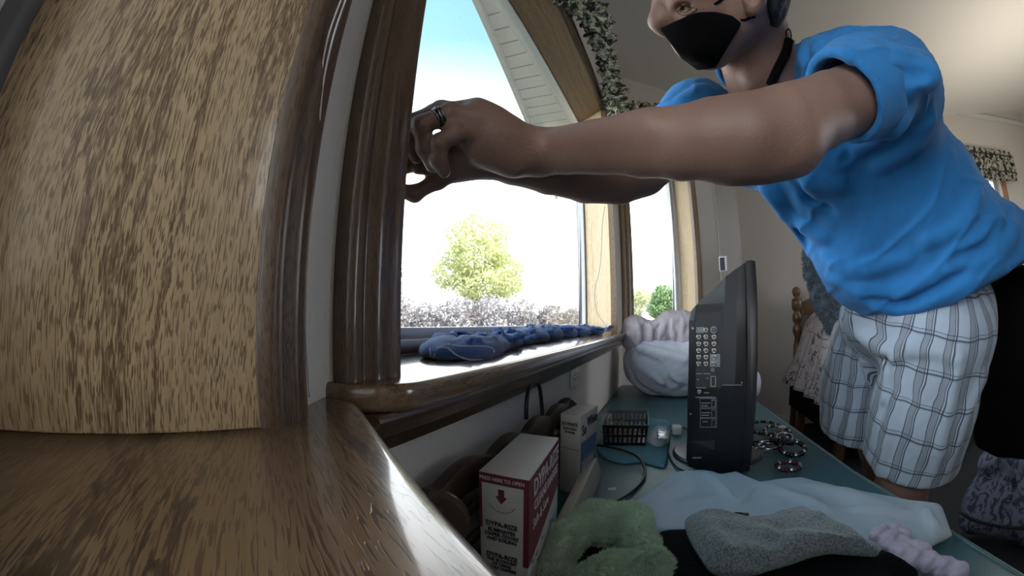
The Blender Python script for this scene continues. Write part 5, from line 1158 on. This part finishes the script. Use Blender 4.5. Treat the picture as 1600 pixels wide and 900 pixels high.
for px, py, d_, r_ in ((1545, 500, 1.12, .06), (1590, 480, 1.10, .09), (1600, 560, 1.12, .12), (1585, 640, 1.16, .10), (1600, 670, 1.18, .09), (1560, 660, 1.18, .06)): Bb.ell(D(px, py, d_), np.eye(3), (r_,)*3, .06)
Bb.plane((0, 0, -1), D(1580, 702, 1.18)); V, Q = Bb.mesh(); o = npmesh('black_bag', V, Q, M_black, smooth_it=2, disp=lambda V: .006*wav(V, 8, 3, 2)); pp(o); o['label'] = 'black tool bag slung behind the hip'
# ================================================================ OUTSIDE
M_grd = plain('dull lawn', (.17, .17, .14), .95, .02, 2); M_sid = plain('white soffit board', (.72, .71, .68), .7); M_sid2 = plain('white painted fascia', (.62, .62, .60), .6)
gr = mob('ground', *bx(-90, 60, -40, 90, -1.75, -1.70), M_grd); gr['kind'] = 'structure'
ev = empty('roof_eave', (-.5, 1.5, 1.2), 0, 'white boarded underside of the eave outside the large window', 'eave')
ex = lambda y: -.552-(y-1.05)*.169
for k in range(34):
    y = .15+.1*k; ppt(ev, 'plank', ([(ex(y), y, 1.2), (-.395, y, 1.2), (-.395, y+.094, 1.2), (ex(y+.1), y+.094, 1.2), (ex(y), y, 1.215), (-.395, y, 1.215), (-.395, y+.094, 1.215), (ex(y+.1), y+.094, 1.215)], [(0, 3, 2, 1), (4, 5, 6, 7), (0, 1, 5, 4), (1, 2, 6, 5), (2, 3, 7, 6), (3, 0, 4, 7)]), M_sid, bevel=.0015, seg=1)
v = [(ex(.1), .1, 1.16), (ex(.1)-.02, .1, 1.16), (ex(.1)-.02, .1, 1.30), (ex(.1), .1, 1.30), (ex(3.6), 3.6, 1.16), (ex(3.6)-.02, 3.6, 1.16), (ex(3.6)-.02, 3.6, 1.30), (ex(3.6), 3.6, 1.30)]
ppt(ev, 'fascia', (v, [(0, 1, 2, 3), (7, 6, 5, 4), (0, 4, 5, 1), (1, 5, 6, 2), (2, 6, 7, 3), (3, 7, 4, 0)]), M_sid2)
ppt(ev, 'deck', prism([(ex(.1), .1), (-.39, .1), (-.39, 3.6), (ex(3.6), 3.6)], 1.216, 1.30), M_sid2)
ppt(ev, 'frieze', join(bx(-.43, -.39, .2, 2.1, 1.0, 1.2), bx(-.46, -.43, .2, 2.1, 1.17, 1.2)), M_sid2)
def leafmat(name, a, b):
    s = N(name); v = s.obj(); s.set(col=s.mix(s.noise(v, 3, 3), a, b), rough=.6)
    t = s.n('BsdfTranslucent'); t.inputs[0].default_value = (*b, 1); m_ = s.n('MixShader'); m_.inputs[0].default_value = .45; s.l(s.b.outputs[0], m_.inputs[1]); s.l(t.outputs[0], m_.inputs[2]); s.l(m_.outputs[0], s.t.nodes['Material Output'].inputs[0]); return s.m
M_lf1 = leafmat('yellow green leaves', (.42, .45, .20), (.68, .70, .42)); M_lf2 = leafmat('dusky leaves', (.20, .19, .21), (.46, .43, .44)); M_lf3 = leafmat('green leaves', (.16, .28, .14), (.34, .48, .24)); M_bark = plain('bark', (.34, .31, .28), .9)
def plant(name, cx, cy, z0, blobs, mat, label, cat, n, ls, seed, trunk=True, group=None):
    e_ = empty(name, (cx, cy, -1.70), 0, label, cat, group); rs = np.random.RandomState(seed); V, Q = [], []
    w_ = np.array([b[3]*b[4]*b[5] for b in blobs]); w_ /= w_.sum()
    for b, wt in zip(blobs, w_):
        m = int(n*wt); p = rs.normal(size=(m, 3)); p /= np.linalg.norm(p, axis=1)[:, None]; p *= rs.uniform(.35, 1, (m, 1))**.6
        p = p*np.array(b[3:6])+np.array(b[:3]); p += .12*b[5]*np.stack([wav(p, .8, 1, 2), wav(p, .8, 2, 2), wav(p, .8, 3, 2)], 1)
        a = rs.normal(size=(m, 3)); a /= np.linalg.norm(a, axis=1)[:, None]; c_ = np.cross(a, rs.normal(size=(m, 3))); c_ /= np.linalg.norm(c_, axis=1)[:, None]; L = ls*rs.uniform(.6, 1.4, (m, 1))
        V.append(np.stack([p-a*L, p+c_*L*.45, p+a*L, p-c_*L*.45], 1).reshape(-1, 3))
    V = np.concatenate(V); Q = np.arange(len(V)).reshape(-1, 4); f_ = npmesh('foliage', V, Q, mat); f_.data.polygons.foreach_set('use_smooth', [False]*len(Q)); rootat(e_, f_); f_['kind'] = 'stuff'
    if trunk:
        gs = [tube([(cx, cy, -1.7), (cx+.1, cy, -.6), (cx, cy+.1, z0)], [.16, .12, .06], 8)]
        for b in blobs: gs.append(tube([(cx+.05, cy, -.8), ((cx+b[0])/2, (cy+b[1])/2, b[2]-.4), tuple(b[:3])], [.07, .045, .015], 6))
        ppt(e_, 'branches', join(*gs), M_bark, smooth=True)
    return e_
def at(px, py, d): p = D(px, py, d); return p
def bl_(px, py, d, rx, rz): p = D(px, py, d); return (p[0], p[1], p[2], rx/F*d, rx/F*d, rz/F*d)
c_ = at(745, 430, 15)
plant('garden_tree', c_[0], c_[1], .6, [bl_(745, 400, 15, 52, 36), bl_(715, 370, 15, 26, 26), bl_(775, 365, 15.3, 26, 24), bl_(700, 430, 15, 30, 26), bl_(790, 425, 15, 34, 26), bl_(760, 445, 14.8, 60, 26), bl_(735, 350, 15, 20, 22)], M_lf1, 'pale yellow green tree in the middle of the large window', 'tree', 9000, .08, 1)
hb_ = [(620, 478, 26, 20), (668, 488, 26, 16), (715, 482, 30, 20), (770, 480, 30, 22), (820, 486, 24, 18), (862, 488, 20, 14), (895, 492, 16, 12)]
labs = ['dusky shrub at the casing end of the hedge row', 'low dusky shrub second from the dark casing', 'dusky shrub left of the tree trunk', 'dusky shrub right under the pale tree', 'dusky shrub right of the pale tree', 'small dusky shrub near the far jamb', 'smallest dusky shrub touching the far jamb in view']
for k, (px, py, rx, rz) in enumerate(hb_):
    q = at(px, py, 12.5); plant('garden_shrub', q[0], q[1], 0, [bl_(px, py, 12.5, rx, rz), bl_(px-4, py+12, 12.5, rx*1.15, rz*.9), bl_(px+8, py+24, 12.5, rx*1.2, rz), bl_(px, py+44, 12.5, rx*1.1, rz*1.3)], M_lf2, labs[k], 'shrub', 1900, .065, 20+k, trunk=False, group='shrubs beyond the large window')
q = at(625, 440, 13); plant('thin_sapling', q[0], q[1], 1.2, [bl_(624, 455, 13, 5, 22), bl_(625, 420, 13, 4, 22)], M_lf2, 'thin dusky sapling beside the dark casing', 'tree', 260, .06, 41)
q = at(1000, 470, 14); plant('garden_shrub', q[0], q[1], .3, [bl_(1002, 465, 14, 22, 16), bl_(992, 480, 14, 20, 14)], M_lf1, 'pale yellow shrub seen in the narrow bay window', 'shrub', 1500, .07, 51)
q = at(1036, 470, 12); plant('garden_tree', q[0], q[1], .3, [bl_(1036, 465, 12, 18, 20), bl_(1030, 482, 12, 20, 16), bl_(1050, 475, 12, 16, 22)], M_lf3, 'green bushy tree seen in the narrow bay window', 'tree', 2600, .07, 52)
